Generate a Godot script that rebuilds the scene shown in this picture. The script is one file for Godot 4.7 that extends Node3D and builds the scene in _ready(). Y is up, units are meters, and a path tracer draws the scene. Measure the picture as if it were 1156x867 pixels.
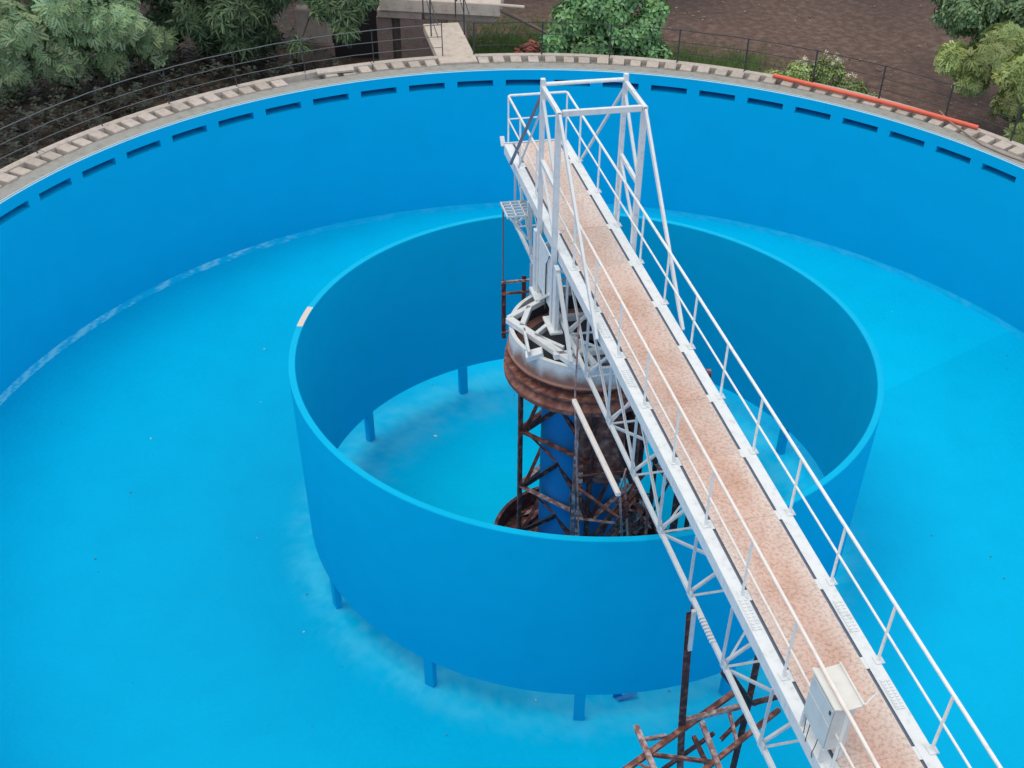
extends Node3D
# A drained circular clarifier tank painted blue, with its inner feed well, rotating bridge and rusty rake works.
# Bridge things are built in a local frame: x = across the bridge, y = up, z = along it from the tank's axis; BRG turns that frame.

const BRG := 0.2963
const RT := 14.4        # inner radius of the tank wall
const RIM := 0.2        # height of the wall's top
const DECK := 2.23
var rng := RandomNumberGenerator.new()
var taken := {}
var M := {}
var noise := FastNoiseLite.new()

# ---------------------------------------------------------------- naming
func numbered(called: String) -> String:
	var n: int = taken.get(called, 0)
	taken[called] = n + 1
	return called if n == 0 else "%s_%03d" % [called, n]

func thing(called: String, label: String, category: String, at := Vector3.ZERO, turn := 0.0, group := "") -> Node3D:
	var o := Node3D.new()
	o.name = numbered(called)
	add_child(o)
	o.position = at
	o.rotation.y = turn
	tag(o, label, category, group)
	return o

func tag(o: Node, label: String, category: String, group := "") -> void:
	o.set_meta("label", label)
	o.set_meta("category", category)
	if group != "":
		o.set_meta("group", group)

func obj(called: String, st: SurfaceTool, m: Material, parent: Node) -> MeshInstance3D:
	var o := MeshInstance3D.new()
	o.mesh = st.commit()
	o.material_override = m
	o.name = numbered(called) if parent == self else called
	parent.add_child(o, true)
	return o

func share(called: String, mesh: Mesh, m: Material, parent: Node, at: Vector3, turn := 0.0) -> MeshInstance3D:
	var o := MeshInstance3D.new()
	o.mesh = mesh
	o.material_override = m
	o.name = called
	parent.add_child(o, true)
	o.position = at
	o.rotation.y = turn
	return o

# ---------------------------------------------------------------- shapes
func new_st() -> SurfaceTool:
	var st := SurfaceTool.new()
	st.begin(Mesh.PRIMITIVE_TRIANGLES)
	return st

func tri(st: SurfaceTool, p: Array, n: Array, c: Array) -> void:
	var face: Vector3 = (p[1] - p[0]).cross(p[2] - p[0])
	var order := [0, 1, 2] if face.dot(n[0] + n[1] + n[2]) <= 0.0 else [0, 2, 1]
	for i in order:
		st.set_color(c[i])
		st.set_normal(n[i])
		st.set_uv(Vector2(p[i].x, p[i].z))
		st.add_vertex(p[i])

func quad(st: SurfaceTool, a: Vector3, b: Vector3, c: Vector3, d: Vector3, n: Array, col := [Color.WHITE, Color.WHITE, Color.WHITE, Color.WHITE]) -> void:
	tri(st, [a, b, c], [n[0], n[1], n[2]], [col[0], col[1], col[2]])
	tri(st, [a, c, d], [n[0], n[2], n[3]], [col[0], col[2], col[3]])

func flat(st: SurfaceTool, a: Vector3, b: Vector3, c: Vector3, d: Vector3, n: Vector3, col := Color.WHITE) -> void:
	quad(st, a, b, c, d, [n, n, n, n], [col, col, col, col])

# box from a centre and half-sizes along three axes, its edges cut by ch
func obox(st: SurfaceTool, c: Vector3, ax: Vector3, ay: Vector3, az: Vector3, hx: float, hy: float, hz: float, ch := 0.0, col := Color.WHITE) -> void:
	var A := [ax, ay, az]
	var H := [hx, hy, hz]
	for k in 3:
		var u: Vector3 = A[(k + 1) % 3]
		var v: Vector3 = A[(k + 2) % 3]
		var hu: float = H[(k + 1) % 3] - ch
		var hv: float = H[(k + 2) % 3] - ch
		for s in [-1.0, 1.0]:
			var n: Vector3 = A[k] * s
			var o: Vector3 = c + n * float(H[k])
			flat(st, o - u * hu - v * hv, o + u * hu - v * hv, o + u * hu + v * hv, o - u * hu + v * hv, n, col)
			if ch > 0.0:
				var w: Vector3 = A[(k + 1) % 3]
				for t in [-1.0, 1.0]:
					var e: Vector3 = c + n * (float(H[k]) - ch) + w * t * float(H[(k + 1) % 3])
					var f: Vector3 = o + w * t * hu
					flat(st, f - v * hv, f + v * hv, e + v * hv, e - v * hv, (n + w * t).normalized(), col)
	if ch > 0.0:
		for sx in [-1.0, 1.0]:
			for sy in [-1.0, 1.0]:
				for sz in [-1.0, 1.0]:
					var p1: Vector3 = c + ax * sx * hx + ay * sy * (hy - ch) + az * sz * (hz - ch)
					var p2: Vector3 = c + ax * sx * (hx - ch) + ay * sy * hy + az * sz * (hz - ch)
					var p3: Vector3 = c + ax * sx * (hx - ch) + ay * sy * (hy - ch) + az * sz * hz
					var n: Vector3 = (ax * sx + ay * sy + az * sz).normalized()
					tri(st, [p1, p2, p3], [n, n, n], [col, col, col])

func box(st: SurfaceTool, lo: Vector3, hi: Vector3, ch := 0.0, col := Color.WHITE) -> void:
	var h := (hi - lo) / 2.0
	obox(st, (lo + hi) / 2.0, Vector3.RIGHT, Vector3.UP, Vector3.BACK, h.x, h.y, h.z, ch, col)

# bar from a to b, w across and h along `up`
func bar(st: SurfaceTool, a: Vector3, b: Vector3, w: float, h: float, up := Vector3.UP, ch := 0.0, col := Color.WHITE) -> void:
	var d := (b - a).normalized()
	if absf(d.dot(up)) > 0.98:
		up = Vector3.BACK if absf(d.z) < 0.9 else Vector3.RIGHT
	var x := d.cross(up).normalized()
	var y := x.cross(d).normalized()
	obox(st, (a + b) / 2.0, x, y, d, w / 2.0, h / 2.0, a.distance_to(b) / 2.0, ch, col)

# steel angle: two leaves meeting along the line a-b
func angle(st: SurfaceTool, a: Vector3, b: Vector3, w: float, t := 0.008, up := Vector3.UP, side := 1.0) -> void:
	var d := (b - a).normalized()
	if absf(d.dot(up)) > 0.98:
		up = Vector3.BACK if absf(d.z) < 0.9 else Vector3.RIGHT
	var x := d.cross(up).normalized() * side
	var y := up - d * up.dot(d)
	y = y.normalized()
	var l := a.distance_to(b) / 2.0
	var m := (a + b) / 2.0
	obox(st, m + x * w / 2.0, x, y, d, w / 2.0, t / 2.0, l)
	obox(st, m - y * (w / 2.0 + t / 2.0), x, y, d, t / 2.0, w / 2.0, l - 0.001)

# channel: web and two flanges
func channel(st: SurfaceTool, a: Vector3, b: Vector3, depth: float, wide: float, out: Vector3, t := 0.012) -> void:
	var d := (b - a).normalized()
	var y := out.cross(d).normalized()
	var l := a.distance_to(b) / 2.0
	var m := (a + b) / 2.0
	obox(st, m, out, y, d, t / 2.0, depth / 2.0 - t, l - 0.001)
	for s in [-1.0, 1.0]:
		var w := wide if (y * s).y > 0.0 else wide * 0.45
		obox(st, m + y * s * (depth / 2.0 - t / 2.0) - out * (w / 2.0 - t / 2.0), out, y, d, w / 2.0, t / 2.0, l)

func tube(st: SurfaceTool, pts: Array, r: float, n := 8, r_end := -1.0, col := Color.WHITE) -> void:
	var rings := []
	var norms := []
	for i in pts.size():
		var d: Vector3 = (pts[mini(i + 1, pts.size() - 1)] - pts[maxi(i - 1, 0)]).normalized()
		var up := Vector3.UP if absf(d.y) < 0.95 else Vector3.BACK
		var x := d.cross(up).normalized()
		var y := x.cross(d).normalized()
		var rr := r if r_end < 0.0 else lerpf(r, r_end, float(i) / maxf(1.0, pts.size() - 1))
		var ring := []
		var nn := []
		for k in n:
			var q := x * cos(TAU * k / n) + y * sin(TAU * k / n)
			ring.append(pts[i] + q * rr)
			nn.append(q)
		rings.append(ring)
		norms.append(nn)
	for i in pts.size() - 1:
		for k in n:
			var j := (k + 1) % n
			quad(st, rings[i][k], rings[i][j], rings[i + 1][j], rings[i + 1][k], [norms[i][k], norms[i][j], norms[i + 1][j], norms[i + 1][k]], [col, col, col, col])
	for e in [0, pts.size() - 1]:
		var d: Vector3 = (pts[0] - pts[1]).normalized() if e == 0 else (pts[e] - pts[e - 1]).normalized()
		for k in n - 2:
			tri(st, [rings[e][0], rings[e][k + 1], rings[e][k + 2]], [d, d, d], [col, col, col])

func on_circle(r: float, a: float, y: float) -> Vector3:
	return Vector3(r * sin(a), y, r * cos(a))

# solid piece of a ring: r0..r1, y0..y1, between two azimuths
func arc(st: SurfaceTool, r0: float, r1: float, y0: float, y1: float, a0: float, a1: float, n: int, closed := false, col := Color.WHITE) -> void:
	for i in n:
		var p := a0 + (a1 - a0) * i / n
		var q := a0 + (a1 - a0) * (i + 1) / n
		var np := Vector3(sin(p), 0, cos(p))
		var nq := Vector3(sin(q), 0, cos(q))
		var c := [col, col, col, col]
		quad(st, on_circle(r0, p, y0), on_circle(r0, q, y0), on_circle(r0, q, y1), on_circle(r0, p, y1), [-np, -nq, -nq, -np], c)
		quad(st, on_circle(r1, p, y0), on_circle(r1, q, y0), on_circle(r1, q, y1), on_circle(r1, p, y1), [np, nq, nq, np], c)
		flat(st, on_circle(r0, p, y1), on_circle(r0, q, y1), on_circle(r1, q, y1), on_circle(r1, p, y1), Vector3.UP, col)
		flat(st, on_circle(r0, p, y0), on_circle(r0, q, y0), on_circle(r1, q, y0), on_circle(r1, p, y0), Vector3.DOWN, col)
	if not closed:
		for e in [[a0, -1.0], [a1, 1.0]]:
			var t := Vector3(cos(e[0]), 0, -sin(e[0])) * float(e[1])
			flat(st, on_circle(r0, e[0], y0), on_circle(r1, e[0], y0), on_circle(r1, e[0], y1), on_circle(r0, e[0], y1), t, col)

# surface of revolution through [r, y] points; colour by a callable(pos) or white
func lathe(st: SurfaceTool, prof: Array, n: int, sharp := true, tint := "", a0 := 0.0, a1 := TAU) -> void:
	for k in prof.size() - 1:
		var d := Vector2(prof[k + 1][0] - prof[k][0], prof[k + 1][1] - prof[k][1]).normalized()
		for i in n:
			var p := a0 + (a1 - a0) * i / n
			var q := a0 + (a1 - a0) * (i + 1) / n
			var np := Vector3(sin(p) * -d.y, d.x, cos(p) * -d.y)
			var nq := Vector3(sin(q) * -d.y, d.x, cos(q) * -d.y)
			var a := on_circle(prof[k][0], p, prof[k][1])
			var b := on_circle(prof[k][0], q, prof[k][1])
			var c := on_circle(prof[k + 1][0], q, prof[k + 1][1])
			var e := on_circle(prof[k + 1][0], p, prof[k + 1][1])
			var col := [Color.WHITE, Color.WHITE, Color.WHITE, Color.WHITE]
			if tint == "fillet":
				col = [fillet_paint(a), fillet_paint(b), fillet_paint(c), fillet_paint(e)]
			elif tint == "drum":
				col = [drum_skin(a), drum_skin(b), drum_skin(c), drum_skin(e)]
			quad(st, a, b, c, e, [np, nq, nq, np], col)

# ---------------------------------------------------------------- materials
func lin(r: float, g: float, b: float) -> Color:
	return Color(r, g, b).linear_to_srgb()

func noise_tex(seed_: int, freq: float, ramp: Array, size := 512, octaves := 5, kind := FastNoiseLite.TYPE_SIMPLEX_SMOOTH, as_normal := false, bump := 4.0) -> NoiseTexture2D:
	var f := FastNoiseLite.new()
	f.noise_type = kind
	f.seed = seed_
	f.frequency = freq
	f.fractal_octaves = octaves
	var t := NoiseTexture2D.new()
	t.width = size
	t.height = size
	t.seamless = true
	t.noise = f
	if as_normal:
		t.as_normal_map = true
		t.bump_strength = bump
	elif ramp.size():
		var g := Gradient.new()
		g.offsets = PackedFloat32Array(ramp.map(func(x): return x[0]))
		g.colors = PackedColorArray(ramp.map(func(x): return x[1]))
		t.color_ramp = g
	return t

func grey(v: float) -> Color:
	return lin(v, v, v)

func mat(color: Color, rough: float, tex: Texture2D = null, scale := 1.0, nrm: Texture2D = null, nscale := 0.5, world := true) -> StandardMaterial3D:
	var m := StandardMaterial3D.new()
	m.albedo_color = color
	m.roughness = rough
	m.uv1_triplanar = true
	m.uv1_world_triplanar = world
	m.uv1_scale = Vector3.ONE * scale
	if tex:
		m.albedo_texture = tex
	if nrm:
		m.normal_enabled = true
		m.normal_texture = nrm
		m.normal_scale = nscale
	return m

func materials() -> void:
	var cloudy := noise_tex(3, 0.006, [[0.0, grey(0.93)], [0.45, grey(0.97)], [1.0, grey(1.0)]], 1024, 6)
	var rough_n := noise_tex(5, 0.03, [], 512, 5, FastNoiseLite.TYPE_SIMPLEX_SMOOTH, true, 3.0)
	var grit_n := noise_tex(9, 0.12, [], 512, 4, FastNoiseLite.TYPE_SIMPLEX_SMOOTH, true, 5.0)
	var paint := lin(0.001, 0.43, 0.76)
	M.wall = mat(paint, 0.55, cloudy, 0.11, rough_n, 0.12)
	M.well = mat(paint, 0.5, cloudy, 0.17, rough_n, 0.08)
	M.floor = mat(Color.WHITE, 0.5, cloudy, 0.09, grit_n, 0.1)
	M.floor.vertex_color_use_as_albedo = true
	M.edge = mat(lin(0.42, 0.72, 0.86), 0.6, cloudy, 0.5)
	M.steel_blue = mat(lin(0.006, 0.19, 0.52), 0.55, cloudy, 0.4)
	M.channel = mat(lin(0.002, 0.06, 0.26), 0.6, cloudy, 0.4)  # shade inside the overflow slots put into this dark blue
	M.bare = mat(lin(0.62, 0.56, 0.54), 0.7, cloudy, 1.5)
	for k in ["wall", "well", "floor"]:
		M[k].metallic_specular = 0.12
	var white_t := noise_tex(21, 0.02, [[0.0, lin(0.72, 0.68, 0.66)], [0.25, grey(0.90)], [0.5, grey(0.97)], [1.0, grey(1.0)]], 512, 6)
	M.white = mat(lin(0.69, 0.74, 0.79), 0.5, white_t, 0.45, rough_n, 0.15, false)
	M.rail = mat(lin(0.80, 0.86, 0.90), 0.45, white_t, 0.5, null, 0.0, false)
	M.rail_dusty = mat(lin(0.80, 0.75, 0.73), 0.55, white_t, 0.5, null, 0.0, false)
	M.galv = mat(lin(0.13, 0.17, 0.25), 0.45, white_t, 1.2, null, 0.0, false)
	M.cabinet = mat(lin(0.62, 0.68, 0.72), 0.4, white_t, 0.3, null, 0.0, false)
	M.cabinet_roof = mat(lin(0.68, 0.69, 0.69), 0.5, white_t, 0.3, null, 0.0, false)
	var rust_ramp := [[0.0, lin(0.06, 0.022, 0.022)], [0.35, lin(0.13, 0.050, 0.042)], [0.55, lin(0.22, 0.085, 0.066)], [0.72, lin(0.30, 0.15, 0.125)], [1.0, lin(0.42, 0.30, 0.28)]]
	M.rust = mat(Color.WHITE, 0.85, noise_tex(33, 0.014, rust_ramp, 512, 5), 0.6, grit_n, 0.3, false)
	var dark_ramp := [[0.0, lin(0.028, 0.013, 0.02)], [0.5, lin(0.07, 0.028, 0.03)], [0.72, lin(0.15, 0.06, 0.052)], [1.0, lin(0.30, 0.18, 0.165)]]
	M.rust_dark = mat(Color.WHITE, 0.85, noise_tex(37, 0.014, dark_ramp, 512, 5), 0.7, grit_n, 0.3, false)
	var pale_ramp := [[0.0, lin(0.12, 0.05, 0.05)], [0.4, lin(0.25, 0.14, 0.13)], [0.65, lin(0.42, 0.32, 0.32)], [1.0, lin(0.58, 0.52, 0.54)]]
	M.rust_pale = mat(Color.WHITE, 0.8, noise_tex(39, 0.014, pale_ramp, 512, 5), 0.7, grit_n, 0.25, false)
	M.drum = mat(Color.WHITE, 0.7, noise_tex(41, 0.03, [[0.0, grey(0.7)], [0.5, grey(0.93)], [1.0, grey(1.0)]], 512, 6), 1.0, grit_n, 0.35, false)
	M.drum.vertex_color_use_as_albedo = true
	M.dark = mat(lin(0.03, 0.035, 0.05), 0.8, cloudy, 0.8)
	# chequer plate: raised lozenges set at right angles to each other, worn pale on top
	var n := 256
	var hgt := Image.create(n, n, false, Image.FORMAT_RGB8)
	var alb := Image.create(n, n, false, Image.FORMAT_RGB8)
	var cell := 32
	for y in n:
		for x in n:
			var cx := x / cell
			var cy := y / cell
			var u := (x % cell) / float(cell) - 0.5
			var v := (y % cell) / float(cell) - 0.5
			var s := 1.0 if (cx + cy) % 2 == 0 else -1.0
			var p := (u + s * v) * 0.7071
			var q := (u - s * v) * 0.7071
			var e := 1.0 - sqrt(pow(p / 0.46, 2) + pow(q / 0.15, 2))
			var h := clampf(e * 2.5, 0.0, 1.0)
			hgt.set_pixel(x, y, Color(h, h, h))
			var a := lerpf(0.90, 1.0, h)
			alb.set_pixel(x, y, Color(a, a, a))
	hgt.bump_map_to_normal_map(3.0)
	M.deck = StandardMaterial3D.new()
	M.deck.vertex_color_use_as_albedo = true
	M.deck.roughness = 0.75
	M.deck.albedo_texture = ImageTexture.create_from_image(alb)
	M.deck.normal_enabled = true
	M.deck.normal_texture = ImageTexture.create_from_image(hgt)
	M.deck.normal_scale = 0.9
	M.deck.uv1_scale = Vector3(3.4, 3.4, 1)
	M.deck.detail_enabled = true
	M.deck.detail_blend_mode = BaseMaterial3D.BLEND_MODE_MUL
	M.deck.detail_uv_layer = BaseMaterial3D.DETAIL_UV_2
	M.deck.uv2_scale = Vector3(0.37, 0.37, 1)
	M.deck.detail_albedo = noise_tex(43, 0.035, [[0.0, lin(0.62, 0.52, 0.48)], [0.38, lin(0.88, 0.83, 0.80)], [0.6, lin(0.97, 0.96, 0.95)], [1.0, grey(1.0)]], 1024, 7)
	var conc := noise_tex(51, 0.02, [[0.0, lin(0.66, 0.63, 0.60)], [0.35, lin(0.88, 0.87, 0.86)], [1.0, grey(1.0)]], 512, 6)
	M.kerb = mat(lin(0.50, 0.45, 0.415), 0.9, conc, 0.45, grit_n, 0.5)
	M.kerb2 = mat(lin(0.44, 0.40, 0.37), 0.9, conc, 0.55, grit_n, 0.5)
	M.kerb3 = mat(lin(0.53, 0.48, 0.455), 0.9, conc, 0.35, grit_n, 0.5)
	M.slab = mat(lin(0.31, 0.315, 0.31), 0.9, conc, 0.3, grit_n, 0.4)
	M.walk = mat(lin(0.55, 0.485, 0.44), 0.9, conc, 0.3, grit_n, 0.3)
	M.brown = mat(lin(0.23, 0.165, 0.155), 0.9, conc, 0.25, grit_n, 0.4)
	M.tan = mat(lin(0.42, 0.345, 0.31), 0.9, conc, 0.35, grit_n, 0.4)
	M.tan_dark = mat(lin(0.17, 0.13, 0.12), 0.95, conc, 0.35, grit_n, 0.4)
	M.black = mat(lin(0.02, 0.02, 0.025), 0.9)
	M.fence = mat(lin(0.035, 0.04, 0.045), 0.6)
	M.fence_pale = mat(lin(0.11, 0.12, 0.13), 0.6)
	M.orange = mat(lin(0.74, 0.13, 0.075), 0.45, cloudy, 1.0)
	M.hose = mat(lin(0.28, 0.2, 0.17), 0.7)
	M.wire = mat(lin(0.03, 0.05, 0.05), 0.6)
	M.brick = mat(lin(0.33, 0.11, 0.09), 0.9, conc, 1.5)
	M.bark = mat(lin(0.09, 0.065, 0.05), 0.95, conc, 0.8, grit_n, 0.8)
	var soil := noise_tex(61, 0.02, [[0.0, lin(0.065, 0.036, 0.030)], [0.4, lin(0.09, 0.052, 0.043)], [0.65, lin(0.115, 0.069, 0.056)], [0.9, lin(0.15, 0.10, 0.084)], [1.0, lin(0.22, 0.165, 0.14)]], 1024, 8)
	M.soil = mat(Color.WHITE, 0.95, soil, 0.12, grit_n, 0.5)
	M.soil.vertex_color_use_as_albedo = true
	for k in ["leaf", "grass"]:
		var m := StandardMaterial3D.new()
		m.vertex_color_use_as_albedo = true
		m.roughness = 0.6
		m.backlight_enabled = true
		m.backlight = Color(0.25, 0.3, 0.2)
		M[k] = m

# ---------------------------------------------------------------- plants
func leaf(st: SurfaceTool, at: Vector3, dir: Vector3, up: Vector3, l: float, w: float, fold := 0.25, droop := 0.2) -> void:
	var x := dir.cross(up).normalized()
	var n := x.cross(dir).normalized()
	var tip := at + dir * l - up * droop * l
	var mid := at + dir * l * 0.5 - up * droop * l * 0.3
	var a := mid + x * w / 2.0 + n * fold * w
	var b := mid - x * w / 2.0 + n * fold * w
	var w4 := [Color.WHITE, Color.WHITE, Color.WHITE]
	tri(st, [at, a, mid], [n, n, n], w4)
	tri(st, [mid, a, tip], [n, n, n], w4)
	tri(st, [at, mid, b], [n, n, n], w4)
	tri(st, [mid, tip, b], [n, n, n], w4)

func feathery() -> ArrayMesh:   # a spray of three pinnate leaves
	var st := new_st()
	for f in 3:
		var yaw := (f - 1) * 0.8
		var d := Vector3(sin(yaw), 0.1, cos(yaw)).normalized()
		for i in 7:
			var p := d * (0.04 + 0.03 * i) - Vector3.UP * 0.002 * i * i
			for s in [-1.0, 1.0]:
				var side := Vector3(cos(yaw), 0, -sin(yaw)) * float(s)
				leaf(st, p, (side + d * 0.45).normalized(), Vector3.UP, 0.075 * (1.0 - absf(i - 2.5) * 0.1), 0.034, 0.1, 0.12)
	return st.commit()

func lances() -> ArrayMesh:     # a drooping whorl of long narrow leaves
	var st := new_st()
	for i in 8:
		var a := TAU * i / 8.0 + 0.3 * (i % 3)
		var d := Vector3(cos(a), 0.15 - 0.22 * (i % 2), sin(a)).normalized()
		leaf(st, d * 0.02, d, Vector3.UP, 0.26 + 0.05 * (i % 3), 0.052, 0.25, 0.55)
	return st.commit()

func broad() -> ArrayMesh:      # a twig of oval leaves
	var st := new_st()
	for i in 6:
		var a := 2.4 * i
		var d := Vector3(cos(a), 0.35, sin(a)).normalized()
		leaf(st, Vector3.UP * 0.025 * i, d, Vector3.UP, 0.15, 0.085, 0.15, 0.3)
	return st.commit()

func tuft() -> ArrayMesh:
	var st := new_st()
	for i in 7:
		var a := 2.4 * i
		var lean := 0.25 + 0.08 * (i % 4)
		var d := Vector3(cos(a) * lean, 1, sin(a) * lean).normalized()
		var side := Vector3(-sin(a), 0, cos(a)) * 0.007
		var n := Vector3(cos(a), 0.4, sin(a)).normalized()
		var b := Vector3(cos(a), 0, sin(a)) * 0.015
		var h := 0.13 + 0.03 * (i % 3)
		tri(st, [b - side, b + side, b + d * h], [n, n, n], [Color.WHITE, Color.WHITE, Color.WHITE])
	return st.commit()

func scatter(called: String, parent: Node, mesh: Mesh, m: Material, spots: Array, tints: Array) -> MultiMeshInstance3D:
	var mm := MultiMesh.new()
	mm.transform_format = MultiMesh.TRANSFORM_3D
	mm.use_colors = true
	mm.mesh = mesh
	mm.instance_count = spots.size()
	for i in spots.size():
		mm.set_instance_transform(i, spots[i])
		mm.set_instance_color(i, tints[i])
	var o := MultiMeshInstance3D.new()
	o.multimesh = mm
	o.material_override = m
	o.name = numbered(called) if parent == self else called
	parent.add_child(o, true)
	return o

# lobes: [centre, radius, count]; each leaf clump stands in the outer shell of its lobe and faces outward
func crown(parent: Node, mesh: Mesh, lobes: Array, size: float, base: Color, spread: float, squash := 0.75, called := "crown") -> void:
	var spots := []
	var tints := []
	for L in lobes:
		var tone := 1.0 + rng.randf_range(-spread, spread)
		for i in int(L[2]):
			var d := Vector3(rng.randfn(), rng.randfn() , rng.randfn()).normalized()
			if d.y < -0.3 and rng.randf() < 0.5:
				d.y = -d.y
			var rr: float = L[1] * pow(rng.randf_range(0.12, 1.0), 0.4) * (0.86 + 0.5 * noise.get_noise_3dv((L[0] + d * L[1]) * 45.0))
			var p: Vector3 = L[0] + Vector3(d.x, d.y * squash, d.z) * rr
			var out := (d + Vector3(rng.randfn(0, 0.5), 0.35 + rng.randfn(0, 0.35), rng.randfn(0, 0.5))).normalized()
			var f := out.cross(Vector3(rng.randfn(), rng.randfn() - 0.6, rng.randfn())).normalized()
			var b := Basis(out.cross(f).normalized(), out, f) * Basis(Vector3.RIGHT, rng.randf_range(-0.2, 0.5))
			spots.append(Transform3D(b.scaled(Vector3.ONE * size * rng.randf_range(0.7, 1.3)), p))
			var k := tone * rng.randf_range(0.75, 1.3)
			tints.append(Color(base.r * k * rng.randf_range(0.9, 1.15), base.g * k, base.b * k * rng.randf_range(0.85, 1.1)))
	scatter(called, parent, mesh, M.leaf, spots, tints).set_meta("kind", "stuff")

func limbs(parent: Node, root: Vector3, fork: Vector3, lobes: Array, r: float) -> void:
	var st := new_st()
	tube(st, [root, root.lerp(fork, 0.35) + Vector3(0.06, 0, 0.05), root.lerp(fork, 0.7) + Vector3(-0.05, 0, 0.04), fork], r, 10, r * 0.7)
	obj("trunk", st, M.bark, parent)
	for L in lobes:
		var e: Vector3 = L[0]
		var s := new_st()
		var mid := fork.lerp(e, 0.5) + Vector3(0, 0.25, 0)
		tube(s, [fork, fork.lerp(mid, 0.6), mid, mid.lerp(e, 0.6), e], r * 0.42, 6, r * 0.1)
		obj("branch", s, M.bark, parent)

# ---------------------------------------------------------------- bridge frame helper
func V(s: float, n: float, y: float) -> Vector3:
	return Vector3(n, y, s)

# ================================================================
func _ready() -> void:
	rng.seed = 7
	noise.seed = 4
	noise.frequency = 0.02
	# camera: the lens is shifted up, as the picture is the upper part of a larger one
	var cam := Camera3D.new()
	cam.name = "camera"
	add_child(cam)
	var fx := 1327.55
	cam.projection = Camera3D.PROJECTION_FRUSTUM
	cam.keep_aspect = Camera3D.KEEP_HEIGHT
	cam.near = 0.1
	cam.far = 600.0
	cam.size = 867.0 / fx * cam.near
	cam.frustum_offset = Vector2(578.0 - 630.69, 696.13 - 433.5) / fx * cam.near
	var right := Vector3(0.99820737, 0.03405279, -0.04921853)
	var up := Vector3(-0.05888093, 0.70615534, -0.70560447)
	cam.transform = Transform3D(Basis(right, up, right.cross(up)), Vector3(0, 13.0701, 20.8856))
	cam.current = true
	# sky: even high cloud
	var env := Environment.new()
	env.background_mode = Environment.BG_SKY
	var sm := ProceduralSkyMaterial.new()
	sm.sky_top_color = Color(0.96, 0.98, 1.0)
	sm.sky_horizon_color = Color(0.80, 0.84, 0.88)
	sm.sky_curve = 0.35
	sm.sky_energy_multiplier = 1.0
	sm.ground_bottom_color = Color(0.2, 0.18, 0.16)
	sm.ground_horizon_color = Color(0.35, 0.35, 0.34)
	sm.sun_angle_max = 40.0
	env.sky = Sky.new()
	env.sky.sky_material = sm
	env.background_energy_multiplier = 1.0
	env.tonemap_mode = Environment.TONE_MAPPER_LINEAR
	env.tonemap_exposure = 1.27
	env.sdfgi_enabled = true
	env.ssao_enabled = true
	env.ssil_enabled = true
	var we := WorldEnvironment.new()
	we.name = "world_environment"
	we.environment = env
	add_child(we)
	var sun := DirectionalLight3D.new()
	sun.name = "sun"
	sun.light_energy = 0.4
	sun.light_color = Color(1.0, 0.96, 0.9)
	sun.light_angular_distance = 40.0
	sun.shadow_enabled = true
	add_child(sun)
	sun.look_at_from_position(Vector3.ZERO, Vector3(0.34, -1.0, -0.08), Vector3.UP)
	materials()
	build_ground()
	build_tank()
	build_well()
	build_centre()
	build_bridge()
	build_portal()
	build_rust()
	build_cabinet()
	build_fence()
	build_platform()
	build_plants()
	build_small()

# ---------------------------------------------------------------- setting
func fillet_paint(p: Vector3) -> Color:
	var left := clampf((-p.x - 8.0) / 2.0, 0.12, 1.0)
	var worn := clampf((noise.get_noise_2d(p.x * 75.0, p.z * 75.0 + p.y * 400.0) + 0.7 * noise.get_noise_2d(p.x * 260.0, p.z * 260.0 + p.y * 700.0)) * 3.0 - 0.1, 0.0, 0.5) * left
	return Color(0.001, 0.42, 0.76).lerp(Color(0.27, 0.70, 0.86), worn)

func drum_skin(p: Vector3) -> Color:
	var rr := noise.get_noise_3d(p.x * 60.0, p.y * 14.0, p.z * 60.0) + 0.5 * noise.get_noise_3d(p.x * 190.0, p.y * 40.0, p.z * 190.0)
	var k := clampf((p.y - 0.27) * 4.2 + rr * 1.3 + 0.5, 0.0, 1.0)
	return Color(0.30, 0.155, 0.125).lerp(Color(0.70, 0.74, 0.77), k)

func ground_at(r: float, a: float) -> Vector3:
	var p := on_circle(r, a, 0)
	var y := -1.6 + 0.12 * noise.get_noise_2d(p.x * 12.0, p.z * 12.0) + 0.07 * noise.get_noise_2d(p.x * 45.0, p.z * 45.0)
	if r > 25.0:
		y += (r - 25.0) * 0.02
	return Vector3(p.x, y if r > 15.6 else -1.6, p.z)

func ground_tint(p: Vector3) -> Color:
	var g := 0.92 + 0.95 * noise.get_noise_2d(p.x * 5.0 + 50.0, p.z * 5.0) + 0.3 * noise.get_noise_2d(p.x * 22.0, p.z * 22.0)
	var lawn := clampf(1.4 - Vector2((p.x + 2.6) / 2.8, (p.z + 20.0) / 3.2).length(), 0.0, 1.0)
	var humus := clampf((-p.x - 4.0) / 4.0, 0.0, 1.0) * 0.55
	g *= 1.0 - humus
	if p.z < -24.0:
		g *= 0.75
	return Color(g, g, g).lerp(Color(1.0 * g, 2.2 * g, 1.1 * g), lawn)

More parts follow.
